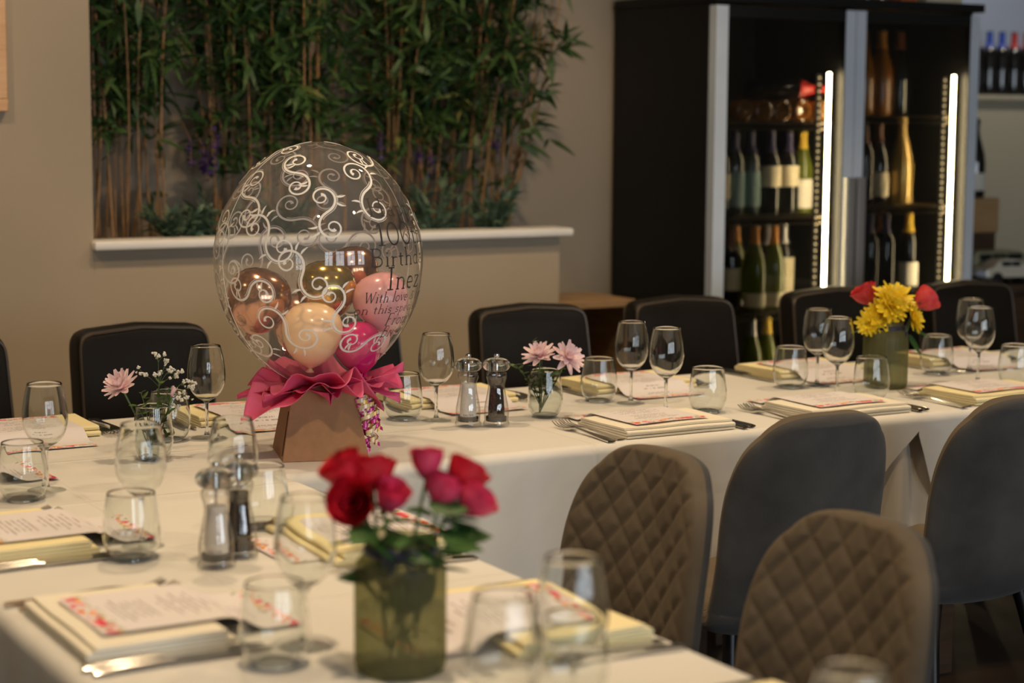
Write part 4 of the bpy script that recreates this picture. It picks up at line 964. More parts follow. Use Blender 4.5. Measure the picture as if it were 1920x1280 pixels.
# ribbed jar with a navy bow
def jar():
    o = thing('flower_jar', '', 'vase'); n = 96; prof = [(0.050, 0.0), (0.0565, 0.005), (0.0575, 0.014), (0.0575, 0.10), (0.0575, 0.128), (0.0555, 0.140), (0.049, 0.149), (0.0445, 0.153), (0.0440, 0.162), (0.0450, 0.170), (0.0465, 0.172)]
    V = []
    for r_, z in prof:
        rib = 0.0009 if 0.01 < z < 0.135 else 0
        for j in range(n):
            a = 2 * PI * j / n; rr = r_ + rib * math.cos(a * 32); V.append((rr * math.cos(a), rr * math.sin(a), z))
    F = [(i * n + j, i * n + (j + 1) % n, (i + 1) * n + (j + 1) % n, (i + 1) * n + j) for i in range(len(prof) - 1) for j in range(n)] + [tuple(range(n - 1, -1, -1))]
    MB().add(V, F).build('ribbed_body', 'jar_glass', o, angle=60)
    MB().lathe([(0.0515, 0.004), (0.0535, 0.012), (0.0535, 0.085), (0.0005, 0.0855)], 40, True).build('water', 'water', o)
    MB().lathe([(0.0452, 0.151), (0.0470, 0.153), (0.0470, 0.160), (0.0452, 0.162)], 40).build('neck_ribbon', 'navy_ribbon', o)
    for s_ in (-1, 1):
        pts = [(0.047, 0, 0.157)] + [(0.049 + 0.004 * math.sin(q * PI), s_ * 0.022 * math.sin(q * PI * 0.9), 0.157 + 0.008 * math.sin(2 * PI * q)) for q in np.linspace(0.05, 1, 9)]
        MB().tube(pts, 0.0022, 6).build('bow_loop', 'navy_ribbon', o)
        MB().tube([(0.048, 0, 0.157), (0.052, s_ * 0.010, 0.148), (0.056, s_ * 0.016, 0.136)], 0.0018, 6).build('bow_tail', 'navy_ribbon', o)
    return o
J1 = (1.030, 2.062); J2 = (3.258, 3.695)
place('jar', jar, 'frosted green ribbed jar with navy ribbon holding the red roses', 'vase', (J1[0], J1[1], T0), R(-115), 'flower jars')
place('jar', jar, 'frosted green ribbed jar with navy bow holding the yellow flowers', 'vase', (J2[0], J2[1], T0), R(-52), 'flower jars')
EXTRA = [[((0.995, 2.075, 0.940), 3.9), ((1.0, 2.06, 0.925), 4.6)], [((1.015, 2.05, 0.935), 4.4), ((1.02, 2.04, 0.918), 5.0)], [((0.99, 2.08, 0.925), 3.3), ((1.01, 2.05, 0.950), 4.0)], [((1.035, 2.045, 0.945), 5.2), ((1.045, 2.035, 0.925), 4.8)],
         [((1.055, 2.06, 0.950), 1.0), ((1.06, 2.045, 0.965), 5.6)], [((1.075, 2.045, 0.945), 5.9), ((1.07, 2.03, 0.930), 5.4)], [((1.085, 2.04, 0.950), 0.2), ((1.09, 2.05, 0.935), 0.8)], [((1.085, 2.035, 0.930), 5.7), ((1.075, 2.02, 0.920), 5.1)]]
RO = [((0.980, 2.117, 1.000), 'rose_red', (-0.5, 0.1, 0.7), 0.027, 'red rose at the upper left of the front bouquet'), ((1.010, 2.10, 0.998), 'rose_red', (0.05, 0.1, 1), 0.027, 'red rose at the top middle left of the front bouquet'),
      ((0.978, 2.090, 0.966), 'rose_red', (-0.6, -0.75, 0.25), 0.027, 'red rose facing the camera at the lower left of the front bouquet'), ((1.020, 2.072, 0.970), 'rose_pink', (0.1, -0.55, 0.8), 0.025, 'deep pink rosebud in the middle of the front bouquet'),
      ((1.070, 2.066, 1.010), 'rose_pink', (0.05, 0.0, 1), 0.024, 'upright pink rosebud at the top of the front bouquet'), ((1.084, 2.052, 0.978), 'rose_pink', (0.25, -0.1, 1), 0.026, 'pink rose right of the middle in the front bouquet'),
      ((1.112, 2.046, 0.994), 'rose_red', (0.55, 0.0, 0.8), 0.026, 'red rose at the upper right of the front bouquet'), ((1.116, 2.028, 0.966), 'rose_pink', (0.7, -0.35, 0.7), 0.026, 'pink rose at the lower right of the front bouquet')]
for i, (h, m_, d, r_, lb) in enumerate(RO):
    rt = (J1[0] + 0.018 * math.cos(i * 2.4), J1[1] + 0.018 * math.sin(i * 2.4), T0 + 0.02 + 0.01 * (i % 3)); o = rose(lb, h, rt, d, m_, r_, 'red roses in the front jar', i, 3 if 'bud' in lb else 4)
    hv, rv = Vector(h), Vector(rt); items = []
    for q, az in ((0.30, i * 1.3 + 3.6), (0.42, i * 1.9 + 1.0), (0.50, i * 2.3 + 4.4)):
        p = hv.lerp(rv, q); items.append(((p.x, p.y, p.z), (az, 0.35 - 0.6 * q, 0.4 * math.sin(i * 3 + q * 9))))
    p = hv.lerp(rv, 0.75); items.append(((p.x, p.y, p.z), (i * 2.1, 0.9, 0.5)))
    for (lx, ly, lz), az in EXTRA[i]: items.append(((lx, ly, lz), (az, 0.15 * math.sin(i * 5 + az), 0.5 * math.sin(i * 2 + az))))
    leaves(o, h, items, 0.056, 0.036)
# yellow bouquet
YE = [((3.275, 3.690, 0.978), (0.0, -0.6, 1), 0.062, 'large yellow chrysanthemum at the top of the bouquet'), ((3.232, 3.690, 0.938), (-0.6, -0.9, 0.6), 0.050, 'yellow chrysanthemum left of the middle of the bouquet'),
      ((3.304, 3.650, 0.930), (0.55, -0.8, 0.3), 0.046, 'yellow chrysanthemum drooping at the right of the bouquet'), ((3.205, 3.700, 0.918), (-0.8, -0.6, 0.2), 0.038, 'small yellow chrysanthemum low at the left of the bouquet'), ((3.252, 3.672, 0.962), (-0.1, -0.9, 0.5), 0.050, 'yellow chrysanthemum at the front of the bouquet')]
for i, (h, d, r_, lb) in enumerate(YE): mum(lb, h, (J2[0] + 0.015 * math.cos(i * 2), J2[1] + 0.015 * math.sin(i * 2), T0 + 0.03), d, 'mum_yellow', 'mum_heart_yellow', r_, group='yellow chrysanthemums', seed=40 + i)
for i, (h, d, lb) in enumerate((((3.246, 3.762, 0.985), (-0.4, 0.3, 0.9), 'coral red rose left of the yellow chrysanthemums'), ((3.374, 3.684, 0.972), (0.75, -0.1, 0.5), 'coral red rose right of the yellow chrysanthemums'))):
    o = rose(lb, h, (J2[0], J2[1] + 0.01 * i, T0 + 0.03), d, 'coral_rose', 0.033, 'coral roses', 60 + i)
    p = Vector(h).lerp(Vector((J2[0], J2[1], T0 + 0.03)), 0.35); leaves(o, h, [((p.x, p.y, p.z), (2.6 if i == 0 else -0.5, -0.3, 0.3)), ((p.x, p.y, p.z - 0.02), (2.9 if i == 0 else -0.9, -0.9, 0.3))], 0.06, 0.03)

def small_vase():
    o = thing('glass_vase', '', 'vase'); s_ = 0.92; pr = [(0.022, 0.002), (0.033, 0.006), (0.041, 0.020), (0.0445, 0.040), (0.0435, 0.062), (0.0395, 0.090), (0.0365, 0.112)]
    pq = shell(finer([(a * s_, b) for a, b in pr[1:]], 26), 0.0016); MB().lathe(pq + pq[:1], 48).build('wall', 'glass_real', o, angle=80); caustic(o)
    MB().lathe([(0.0005, 0.0015), (0.022, 0.002), (0.030, 0.0055), (0.025, 0.009), (0.0005, 0.011)], 32).build('base', 'glass_solid', o)
    MB().lathe([(0.028, 0.012), (0.0365, 0.028), (0.0385, 0.045), (0.0375, 0.066), (0.0005, 0.0665)], 36).build('water', 'water', o)
    return o
V1 = (2.219, 3.687); V2 = (1.238, 3.598)
place('svase', small_vase, 'small clear glass vase holding two pink chrysanthemums, right of the mills', 'vase', (V1[0], V1[1], T0), 0, 'small glass vases')
place('svase', small_vase, 'small clear glass vase holding a pink flower and white gypsophila at the left', 'vase', (V2[0], V2[1], T0), 0, 'small glass vases')
mum('pink chrysanthemum on the left in the small vase', (2.205, 3.690, 0.893), (V1[0] - 0.012, V1[1] + 0.005, T0 + 0.012), (-0.35, -0.25, 0.9), 'mum_pink', 'mum_heart', 0.044, ((0.0, 9, 1.0), (0.35, 12, 0.95), (0.8, 9, 0.85), (1.2, 6, 0.6)), 'pink chrysanthemums', 1)
mum('pink chrysanthemum on the right in the small vase', (2.262, 3.660, 0.890), (V1[0] - 0.018, V1[1] - 0.004, T0 + 0.012), (0.15, -0.95, 0.65), 'mum_pink', 'mum_heart', 0.045, ((-0.15, 9, 1.0), (0.30, 13, 0.95), (0.75, 11, 0.8), (1.15, 8, 0.55)), 'pink chrysanthemums', 2)
mum('pale pink chrysanthemum seen from the side at the left', (1.186, 3.628, 0.896), (V2[0] + 0.004, V2[1], T0 + 0.012), (-0.65, -0.2, 0.75), 'mum_pink', 'mum_heart', 0.044, ((0.25, 11, 1.0), (0.6, 11, 0.95), (0.95, 9, 0.85), (1.25, 6, 0.7)), 'pink chrysanthemums', 3)
mum('closed pink flower bud beside the gypsophila', (1.274, 3.583, 0.880), (V2[0] + 0.002, V2[1], T0 + 0.012), (0.2, -0.1, 1), 'mum_pink', 'mum_heart', 0.020, ((1.15, 8, 1.0), (1.3, 5, 0.9)), 'pink chrysanthemums', 4)
def greenery(label, base, tips, seed, group=None):
    rs = np.random.default_rng(seed); o = thing('green_sprig', label, 'greenery', (base[0], base[1], base[2]), 0, group); mb = MB(); items = []
    for tp in tips:
        tv = Vector(tp) - Vector(base); n = 7; pts = [tv * (i / n) + Vector((0, 0, 0.012 * math.sin(PI * i / n))) for i in range(n + 1)]; mb.tube(pts, [0.0013] * 4 + [0.0009] * 4, 5)
        for i in range(2, n + 1):
            for s_ in (0, 1): items.append((tuple(Vector(base) + pts[i]), (rs.uniform(0, 6.28), rs.uniform(-0.2, 0.9), rs.uniform(-.6, .6))))
    mb.build('stems', 'sprig', o); leaves(o, base, items, 0.020, 0.008, 'sprig'); return o
greenery('feathery green sprigs around the two pink chrysanthemums', (V1[0] - 0.01, V1[1], T0 + 0.02), [(2.165, 3.735, 0.872), (2.180, 3.70, 0.845), (2.205, 3.725, 0.925), (2.232, 3.725, 0.918), (2.245, 3.66, 0.868), (2.19, 3.66, 0.868), (2.215, 3.65, 0.858)], 11)
greenery('green leafy sprigs in the small vase at the left', (V2[0], V2[1], T0 + 0.02), [(1.225, 3.63, 0.885), (1.258, 3.61, 0.905), (1.245, 3.57, 0.875), (1.275, 3.60, 0.895), (1.205, 3.60, 0.865), (1.262, 3.575, 0.85), (1.272, 3.585, 0.80)], 12)
def gypsophila():
    rs = np.random.default_rng(21); base = Vector((V2[0] + 0.005, V2[1], T0 + 0.02))
    o = thing('gypsophila', 'spray of tiny white gypsophila blossoms in the left vase', 'flower', base); mb = MB(); me = MB()
    for k in range(7):
        a = Vector((rs.normal(0, 0.0022), rs.normal(0, 0.0022), rs.normal(0, 0.0018))); me.sphere(a, 0.0034, 7, 5)
    bm_ = me.mesh('blossom', 'gyp_white', angle=80)
    H = [(1.267, 3.642, 0.955), (1.279, 3.633, 0.94), (1.269, 3.637, 0.922), (1.286, 3.628, 0.926), (1.310, 3.610, 0.904), (1.324, 3.601, 0.893), (1.313, 3.604, 0.872), (1.296, 3.62, 0.915), (1.235, 3.656, 0.92), (1.298, 3.611, 0.855), (1.309, 3.608, 0.883)]
    forks_ = [(1.262, 3.628, 0.895), (1.278, 3.612, 0.87)]
    for f in forks_: stem(mb, (0, 0, 0), Vector(f) - base, 0.01, 0.0012, 0.0009)
    for h in H:
        hv = Vector(h); f = Vector(forks_[0] if h[2] > 0.91 else forks_[1]); stem(mb, f - base, hv - base, 0.004, 0.0008, 0.0005)
        for k in range(4):
            q = hv + Vector((rs.uniform(-.017, .017), rs.uniform(-.017, .017), rs.uniform(-.012, .012))) if k else hv
            if k: stem(mb, hv.lerp(f, 0.2) - base, q - base, 0.001, 0.0005, 0.0004, 3)
            s_ = rs.uniform(0.55, 0.9) if k < 3 else 0.35; link('blossom', bm_, o, q - base, (rs.uniform(0, 6), rs.uniform(0, 6), 0), (s_, s_, s_))
    mb.build('stems', 'sprig', o)
gypsophila()

# ------------------------------------------------------------------ bamboo and low plants in the planter
def leaf_cloud(P0, D, L_, W_):
    n = len(P0); D = D / np.linalg.norm(D, axis=1, keepdims=True); up = np.tile([0, 0, 1.0], (n, 1)) + rng.normal(0, 0.5, (n, 3))
    S_ = np.cross(D, up); S_ /= np.maximum(np.linalg.norm(S_, axis=1, keepdims=True), 1e-6); Nn = np.cross(S_, D)
    L_ = L_[:, None]; W_ = W_[:, None]
    v = np.stack([P0, P0 + D * L_ * .3 + S_ * W_ * .5 + Nn * L_ * .03, P0 + D * L_ * .3 - S_ * W_ * .5 + Nn * L_ * .03, P0 + D * L_ * .65 + S_ * W_ * .36 - Nn * L_ * .02, P0 + D * L_ * .65 - S_ * W_ * .36 - Nn * L_ * .02, P0 + D * L_ - Nn * L_ * .14], 1)
    f = np.array([(0, 2, 1), (1, 2, 4), (1, 4, 3), (3, 4, 5)]); F = (np.arange(n)[:, None, None] * 6 + f[None]).reshape(-1, 3)
    return v.reshape(-1, 3), F
soil = struct(MB().box(1.66, 3.235, YN + 0.061, YB - 0.002, 0.985, 1.03).build('planter_soil', 'dark_wood', smooth=False))
def bamboo(label, x0, x1, tx0, tx1, ncane, nleaf, zlo, pale=0.0, seed=0, ztop=2.35, yc=5.58):
    rs = np.random.default_rng(seed); bx = (x0 + x1) / 2; base = np.array([bx, yc, 1.03])
    o = thing('bamboo_plant', label, 'plant', tuple(base), 0, 'artificial bamboo plants')
    paths = []
    for k in range(ncane):
        q = (k + rs.uniform(0.1, 0.9)) / ncane; a = np.array([x0 + (x1 - x0) * q, yc + rs.uniform(-0.10, 0.10), 1.025]); b = np.array([tx0 + (tx1 - tx0) * np.clip(q + rs.uniform(-.15, .15), 0, 1), yc + rs.uniform(-0.16, 0.16), rs.uniform(ztop - 0.5, ztop)])
        n = 10; bend = rs.uniform(-0.04, 0.04); pts = []
        for i in range(n + 1):
            t_ = i / n; p = a * (1 - t_) + b * t_; p[0] += bend * math.sin(PI * t_); pts.append(p)
        paths.append(np.array(pts)); r0 = rs.uniform(0.0035, 0.0058)
        MB().tube([tuple(p - base) for p in pts], [r0 * (1 - 0.6 * i / n) for i in range(n + 1)], 6).build('cane', 'bamboo_cane', o)
    P0 = []; D = []
    tries = 0
    while len(P0) < nleaf and tries < nleaf * 3:
        tries += 1
        pt = paths[rs.integers(len(paths))]; t_ = rs.uniform(0.12, 1.0); i = min(int(t_ * 10), 9); p = pt[i] + (pt[i + 1] - pt[i]) * (t_ * 10 - i)
        pr = np.clip((p[2] - zlo) / 0.30, 0, 1)
        if rs.random() > pr * 0.97 + 0.03: continue
        az = rs.uniform(0, 2 * PI); tw = np.array([math.cos(az), math.sin(az) * 0.8, rs.uniform(-0.1, 0.7)]); tip = p + tw * rs.uniform(0.02, 0.12)
        if 1.985 < tip[0] < 2.10 and tip[2] < 1.60: continue
        if 2.60 < tip[0] < 2.69: continue
        for k in range(rs.integers(3, 6)):
            d = tw * 0.7 + rs.normal(0, 0.55, 3) + np.array([0, 0, -0.15]); P0.append(tip); D.append(d)
    P0 = np.array(P0); D = np.array(D); ok = (P0[:, 1] > YN + 0.04) & (P0[:, 1] < YB - 0.05); P0, D = P0[ok], D[ok]
    D[:, 1] = np.where(P0[:, 1] > YB - 0.12, -np.abs(D[:, 1]), D[:, 1]); D[:, 0] = np.where(P0[:, 0] < 1.74, np.abs(D[:, 0]), D[:, 0]); ok = P0[:, 0] > 1.665; P0, D = P0[ok], D[ok]
    n = len(P0); LL = rs.uniform(0.065, 0.125, n); WW = LL * rs.uniform(0.15, 0.21, n)
    m_ = min(n, 46); first = np.argsort(P0[:, 1])[:m_ * 4:4]       # leaves that hang out in front are leaves of their own
    key = 'bleaf'
    if key not in PROTO:
        v, f = leaf_cloud(np.zeros((1, 3)), np.array([[1.0, 0, 0]]), np.array([1.0]), np.array([0.17])); PROTO[key] = [MB().add(v, f).mesh('leaf', mm, angle=80) for mm in ('bamboo_leaf', 'bamboo_leaf_pale')]
    for i in first:
        d = D[i] / np.linalg.norm(D[i]); e = Vector(d).to_track_quat('X', 'Z').to_euler(); link('leaf', PROTO[key][1 if rs.random() < pale else 0], o, tuple(P0[i] - base), e, (LL[i],) * 3)
    rest = np.setdiff1d(np.arange(n), first); sel = rs.random(len(rest)) < pale
    for mm, idx in (('bamboo_leaf', rest[~sel]), ('bamboo_leaf_pale', rest[sel])):
        if len(idx) < 3: continue
        v, f = leaf_cloud(P0[idx] - base, D[idx], LL[idx], WW[idx]); g = MB().add(v, f.tolist()).build('foliage', mm, o, angle=80); g['kind'] = 'stuff'
bamboo('leftmost bamboo plant in the planter, against the niche edge', 1.72, 1.97, 1.70, 2.02, 15, 1250, 1.28, 0.03, 101)
bamboo('dense bamboo plant above the left side of the balloon', 2.15, 2.30, 2.03, 2.38, 13, 1550, 1.22, 0.02, 102)
bamboo('bamboo plant right behind the top of the balloon', 2.36, 2.55, 2.34, 2.62, 12, 1200, 1.18, 0.02, 103)
bamboo('bamboo plant with pale leaves right of the balloon', 2.74, 2.90, 2.66, 2.95, 12, 1450, 1.20, 0.14, 104)
bamboo('bamboo plant second from the right end of the planter', 2.95, 3.05, 2.92, 3.18, 11, 1150, 1.22, 0.10, 105)
bamboo('rightmost bamboo plant, its canes fanning to the right', 3.10, 3.20, 3.08, 3.40, 12, 760, 1.22, 0.12, 106)
def low_plant(label, x, y, z0, h, n, seed):
    rs = np.random.default_rng(seed); o = thing('low_plant', label, 'plant', (x, y, z0), 0, 'low grey-green plants'); P0 = []; D = []; mb = MB()
    for k in range(10):
        a = rs.uniform(0, 6.28); tip = np.array([math.cos(a) * rs.uniform(0.02, 0.10), math.sin(a) * 0.05, h * rs.uniform(0.5, 1.0)]); mb.tube([(0, 0, 0), tuple(tip * 0.5 + np.array([0, 0, 0.02])), tuple(tip)], 0.0018, 5)
        for j in range(n // 10):
            t_ = rs.uniform(0.2, 1.0); P0.append(tip * t_); D.append(np.array([math.cos(a), math.sin(a) * .6, 0.8]) + rs.normal(0, 0.55, 3))
    P0, D = np.array(P0), np.array(D); mb.build('stems', 'fern_leaf', o)
    v, f = leaf_cloud(P0, D, rs.uniform(0.04, 0.075, len(P0)), rs.uniform(0.010, 0.016, len(P0))); g = MB().add(v, f.tolist()).build('foliage', 'fern_leaf', o, angle=80); g['kind'] = 'stuff'
for i, (x, lb, h) in enumerate(((1.955, 'low grey-green plant at the foot of the leftmost bamboo', 0.10), (2.07, 'low grey-green plant just left of the balloon in the planter', 0.13), (2.83, 'low grey-green plant right of the balloon in the planter', 0.14), (3.05, 'low grey-green plant between the canes at the planter right end', 0.13), (2.32, 'low grey-green plant behind the balloon', 0.10))):
    low_plant(lb, x, 5.42, 1.03, h + 0.05, 230, 200 + i)
def wisteria(label, x, y, z, n, seed):
    rs = np.random.default_rng(seed); o = thing('purple_flower', label, 'flower', (x, y, z), 0, 'purple flowers among the bamboo'); P0 = []; D = []; mb = MB()
    for s_ in range(n):
        c = np.array([rs.uniform(-0.02, 0.02) * n, rs.uniform(-.03, .03), rs.uniform(-.02, .03) * n * .6]); L_ = rs.uniform(0.05, 0.09); mb.tube([tuple(c + [0, 0, L_]), tuple(c)], 0.0014, 5); mb.tube([tuple(c + [0, 0, L_]), tuple(c + [0.01, 0.10, L_ + 0.05])], 0.0014, 5)
        for k in range(30): P0.append(c + np.array([0, 0, L_ * rs.random()]) + rs.normal(0, 0.005, 3)); D.append(rs.normal(0, 1, 3))
    P0, D = np.array(P0), np.array(D); mb.build('stems', 'bamboo_cane', o); v, f = leaf_cloud(P0, D, rs.uniform(0.012, 0.02, len(P0)), rs.uniform(0.010, 0.014, len(P0))); g = MB().add(v, f.tolist()).build('florets', 'purple_petal', o, angle=80); g['kind'] = 'stuff'
wisteria('purple flower cluster left of the balloon among the bamboo', 2.105, 5.46, 1.285, 5, 301); wisteria('purple flower spike just above the right shoulder of the balloon', 2.656, 5.46, 1.30, 1, 302)
wisteria('small purple flowers among the bamboo right of the balloon', 2.82, 5.46, 1.265, 2, 303); wisteria('purple flower spike among the rightmost bamboo leaves', 3.10, 5.46, 1.32, 1, 304)

# ------------------------------------------------------------------ wooden crate between planter and cabinet
cr = thing('wooden_crate', 'open wooden crate between the planter and the black cabinet', 'crate', (3.405, 5.46, 0.0))
for nm, b in (('top_board', (-0.15, 0.15, -0.15, 0.15, 0.80, 0.825)), ('side_board', (-0.15, -0.13, -0.15, 0.15, 0.38, 0.80)), ('side_board', (0.13, 0.15, -0.15, 0.15, 0.38, 0.80)), ('bottom_board', (-0.15, 0.15, -0.15, 0.15, 0.355, 0.38)), ('back_board', (-0.13, 0.13, 0.13, 0.15, 0.38, 0.80))):
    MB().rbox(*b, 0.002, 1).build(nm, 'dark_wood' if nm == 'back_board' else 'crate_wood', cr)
for sx in (-1, 1):
    for sy in (-1, 1): MB().box(sx * 0.12 - 0.02, sx * 0.12 + 0.02, sy * 0.12 - 0.02, sy * 0.12 + 0.02, 0, 0.355).build('leg', 'crate_wood', cr, smooth=False)

# ------------------------------------------------------------------ wine cabinet
CX0, CX1, CY0, CY1, CZ = 3.79, 5.0, 5.2, 5.82, 1.835
cab = thing('wine_cabinet', 'tall black wine cabinet with two glass doors and lit strips', 'cabinet', (CX0, CY0, 0)); W, Dp = CX1 - CX0, CY1 - CY0
def cpart(nm, b, m_, parent=None): return MB().box(*b).build(nm, m_, parent or cab, smooth=False)
cpart('side_panel', (0, 0.025, 0.045, Dp, 0.05, CZ), 'cabinet_black'); cpart('side_panel', (W - 0.025, W, 0.045, Dp, 0.05, CZ), 'cabinet_black'); cpart('back_panel', (0.025, W - 0.025, Dp - 0.02, Dp, 0.05, CZ), 'cabinet_black')
cpart('top_panel', (-0.006, W + 0.012, -0.004, Dp, CZ, CZ + 0.03), 'cabinet_black'); cpart('bottom_panel', (0.025, W - 0.025, 0.045, Dp - 0.02, 0.05, 0.10), 'cabinet_black'); cpart('base_panel', (0.004, W - 0.004, 0.004, 0.044, 0.05, 0.365), 'cabinet_black'); cpart('plinth', (0.02, W - 0.02, 0.06, Dp - 0.02, 0, 0.05), 'cabinet_black'); cpart('divider', (0.622, 0.642, 0.06, Dp - 0.02, 0.10, CZ), 'cabinet_black')
for i, (a, b) in enumerate(((0.004, 0.613), (0.617, W - 0.004))):
    d = MB().box(a, a + (0.050 if i == 0 else 0.044), 0, 0.04, 0.37, CZ - 0.012).box(b - 0.044, b, 0, 0.04, 0.37, CZ - 0.012).build('door', 'silver', cab, smooth=False)
    fa, fb = a + 0.05, b - 0.044
    cpart('door_rail', (fa, fb, 0.002, 0.038, CZ - 0.050, CZ - 0.012), 'cabinet_black', d); cpart('door_rail', (fa, fb, 0.002, 0.038, 0.37, 0.41), 'cabinet_black', d)
    MB().box(fa, fb, 0.012, 0.018, 0.41, CZ - 0.05).build('door_glass', 'door_glass', d, smooth=False)
    hx = (b - 0.022) if i == 0 else (a + 0.022); MB().rbox(hx - 0.019, hx + 0.019, -0.028, -0.001, 0.80, 1.235, 0.004).build('handle', 'handle_grey', d)
    lx = fb - 0.032; cpart('gasket', (fb - 0.003, fb - 0.0002, 0.003, 0.044, 0.41, CZ - 0.05), 'cabinet_black', d); cpart('gasket', (fb - 0.003, b, 0.0402, 0.046, 0.41, CZ - 0.05), 'cabinet_black', d)  # dark liner added over the stile so the strip's glow stays off it
    cpart('led_strip', (lx - 0.0055, lx + 0.0055, 0.045, 0.052, 0.42, 1.605), 'led_white', d)
    MB().box(lx - 0.055, lx - 0.030, 0.052, 0.058, 0.42, 1.60).build('led_channel', 'cabinet_black', d, smooth=False)  # dark backing added behind the reflection beads
    led_reflection = MB().sphere((0, 0, 0), 0.0045, 6, 4).mesh('led', 'led_dot')
    for k in range(50): link('led', led_reflection, d, (lx - 0.0425, 0.049, 0.43 + k * 0.0236))  # glowing beads imitate the strip's dotted reflection
def wire_shelf(z, a, b):
    mb = MB(); y0, y1 = 0.07, Dp - 0.04
    for y in (y0, (y0 + y1) / 2, y1): mb.tube([(a, y, z), (b, y, z)], 0.004, 5)
    n = 26
    for k in range(n + 1): x = a + (b - a) * k / n; mb.tube([(x, y0, z + 0.005), (x, y1, z + 0.005)], 0.0018, 4)
    mb.tube([(a, y0 - 0.002, z - 0.02), (b, y0 - 0.002, z - 0.02)], 0.003, 5); mb.build('wire_shelf', 'dark_wire', cab)
mat('dark_wire', (0.10, 0.075, 0.05), 0.35, metal=0.7)
SH_L = (1.425, 1.09, 0.752, 0.42); SH_R = (1.45, 1.117, 0.785, 0.45)
for z in SH_L: wire_shelf(z, 0.03, 0.620)
for z in SH_R: wire_shelf(z, 0.644, W - 0.03)
BOT = {'b': [(0.030, 0), (0.0365, 0.003), (0.0375, 0.01), (0.0375, 0.185), (0.035, 0.203), (0.027, 0.220), (0.0175, 0.238), (0.0148, 0.25), (0.0143, 0.285), (0.0155, 0.287), (0.0155, 0.298), (0.012, 0.300)],
       'g': [(0.032, 0), (0.0395, 0.003), (0.0405, 0.01), (0.0405, 0.150), (0.037, 0.178), (0.029, 0.205), (0.0205, 0.230), (0.0155, 0.255), (0.0145, 0.285), (0.0155, 0.287), (0.0155, 0.298), (0.012, 0.300)],
       'c': [(0.036, 0), (0.0435, 0.003), (0.045, 0.012), (0.045, 0.140), (0.041, 0.175), (0.031, 0.212), (0.021, 0.245), (0.016, 0.270), (0.0165, 0.295), (0.019, 0.298), (0.019, 0.310), (0.015, 0.320), (0.006, 0.323)]}
def bottle(label, x, y, z, shape, glass, lab, foil, lz=(0.05, 0.13), lying=None, sc=1.0, fz=None, group='wine bottles in the cabinet'):
    o = thing('wine_bottle', label, 'bottle', (x, y, z), random.uniform(0, 6), group); pr = BOT[shape]
    key = ('bot', shape, glass)
    if key not in PROTO: PROTO[key] = MB().lathe([(0.012, 0.02), (0.026, 0.006)] + pr, 28, True, True).mesh('glass_body', glass)
    link('glass_body', PROTO[key], o)
    R_ = lambda q: float(np.interp(q, [p[1] for p in pr], [p[0] for p in pr])) + 0.0006
    if lab:
        key = ('lab', shape, lab, lz)
        if key not in PROTO: PROTO[key] = MB().lathe([(R_(q), q) for q in np.linspace(lz[0], lz[1], 4)], 28).mesh('paper_label', lab)
        link('paper_label', PROTO[key], o)
    if foil:
        f0 = fz or (0.225 if shape == 'b' else 0.235)
        key = ('foil', shape, foil, f0)
        if key not in PROTO: PROTO[key] = MB().lathe([(R_(q), q) for q in np.linspace(f0, pr[-1][1] - 0.001, 12)] + [(0.0005, pr[-1][1] + 0.001)], 20).mesh('foil_cap', foil)
        link('foil_cap', PROTO[key], o)
    o.scale = (sc,) * 3
    if lying is not None: o.rotation_euler = lying
    return o
dz = 0.0075
B = lambda *a, **k: bottle(*a, **k)
L2 = SH_L[1] + dz; L3 = SH_L[2] + dz; L4 = SH_L[3] + dz
B('dark bottle with teal label, leftmost on the second shelf of left door', 4.045, 5.42, L2, 'b', 'bottle_teal', 'label_teal', 'foil_blue', (0.03, 0.155))
B('dark bottle with teal label, second on the second shelf of left door', 4.124, 5.43, L2, 'b', 'bottle_teal', 'label_teal', 'foil_blue', (0.03, 0.155))
B('black bottle with cream label and violet cap, third on that shelf of left door', 4.202, 5.41, L2, 'b', 'bottle_black', 'label_cream', 'foil_blue', (0.10, 0.175))
B('black bottle with cream label and violet cap, fourth on that shelf of left door', 4.282, 5.41, L2, 'b', 'bottle_black', 'label_cream', 'foil_blue', (0.10, 0.175))
B('green bottle with yellow cap and bright label beside the left light strip', 4.364, 5.43, L2, 'g', 'bottle_green', 'label_white', 'foil_yellow', (0.02, 0.125))
B('bottle half hidden by the left silver door frame, second shelf', 3.965, 5.40, L2, 'b', 'bottle_black', 'label_cream', 'foil_blue', (0.06, 0.15))
B('dark bottle with cream label, leftmost on the third shelf of left door', 4.020, 5.40, L3, 'b', 'bottle_black', 'label_cream', 'foil_brown', (0.07, 0.15))
B('green bottle with orange cap and gold label, front of third shelf at left', 4.100, 5.36, L3, 'g', 'bottle_green', 'label_cream', 'foil_orange', (0.01, 0.06))
B('green bottle with orange cap, front middle of the third shelf', 4.185, 5.36, L3, 'g', 'bottle_green', 'label_cream', 'foil_orange', (0.01, 0.06))
B('green bottle behind with orange cap on the third shelf', 4.120, 5.50, L3, 'g', 'bottle_green', None, 'foil_orange')
B('dark bottle with tall cream label and silver cap, third shelf', 4.235, 5.46, L3, 'b', 'bottle_black', 'label_cream', 'foil_silver', (0.04, 0.18))
B('dark bottle with tall cream label, rightmost on the third shelf', 4.318, 5.47, L3, 'b', 'bottle_black', 'label_cream', 'foil_silver', (0.03, 0.175))
B('bottle with pale cap on the lowest shelf, beside the leather chair', 4.108, 5.38, L4, 'g', 'bottle_green', 'label_cream', 'foil_silver', (0.05, 0.13))
B('bottle with gold cap on the lowest shelf, right of another', 4.193, 5.40, L4, 'g', 'bottle_green', 'label_cream', 'foil_yellow', (0.05, 0.13))
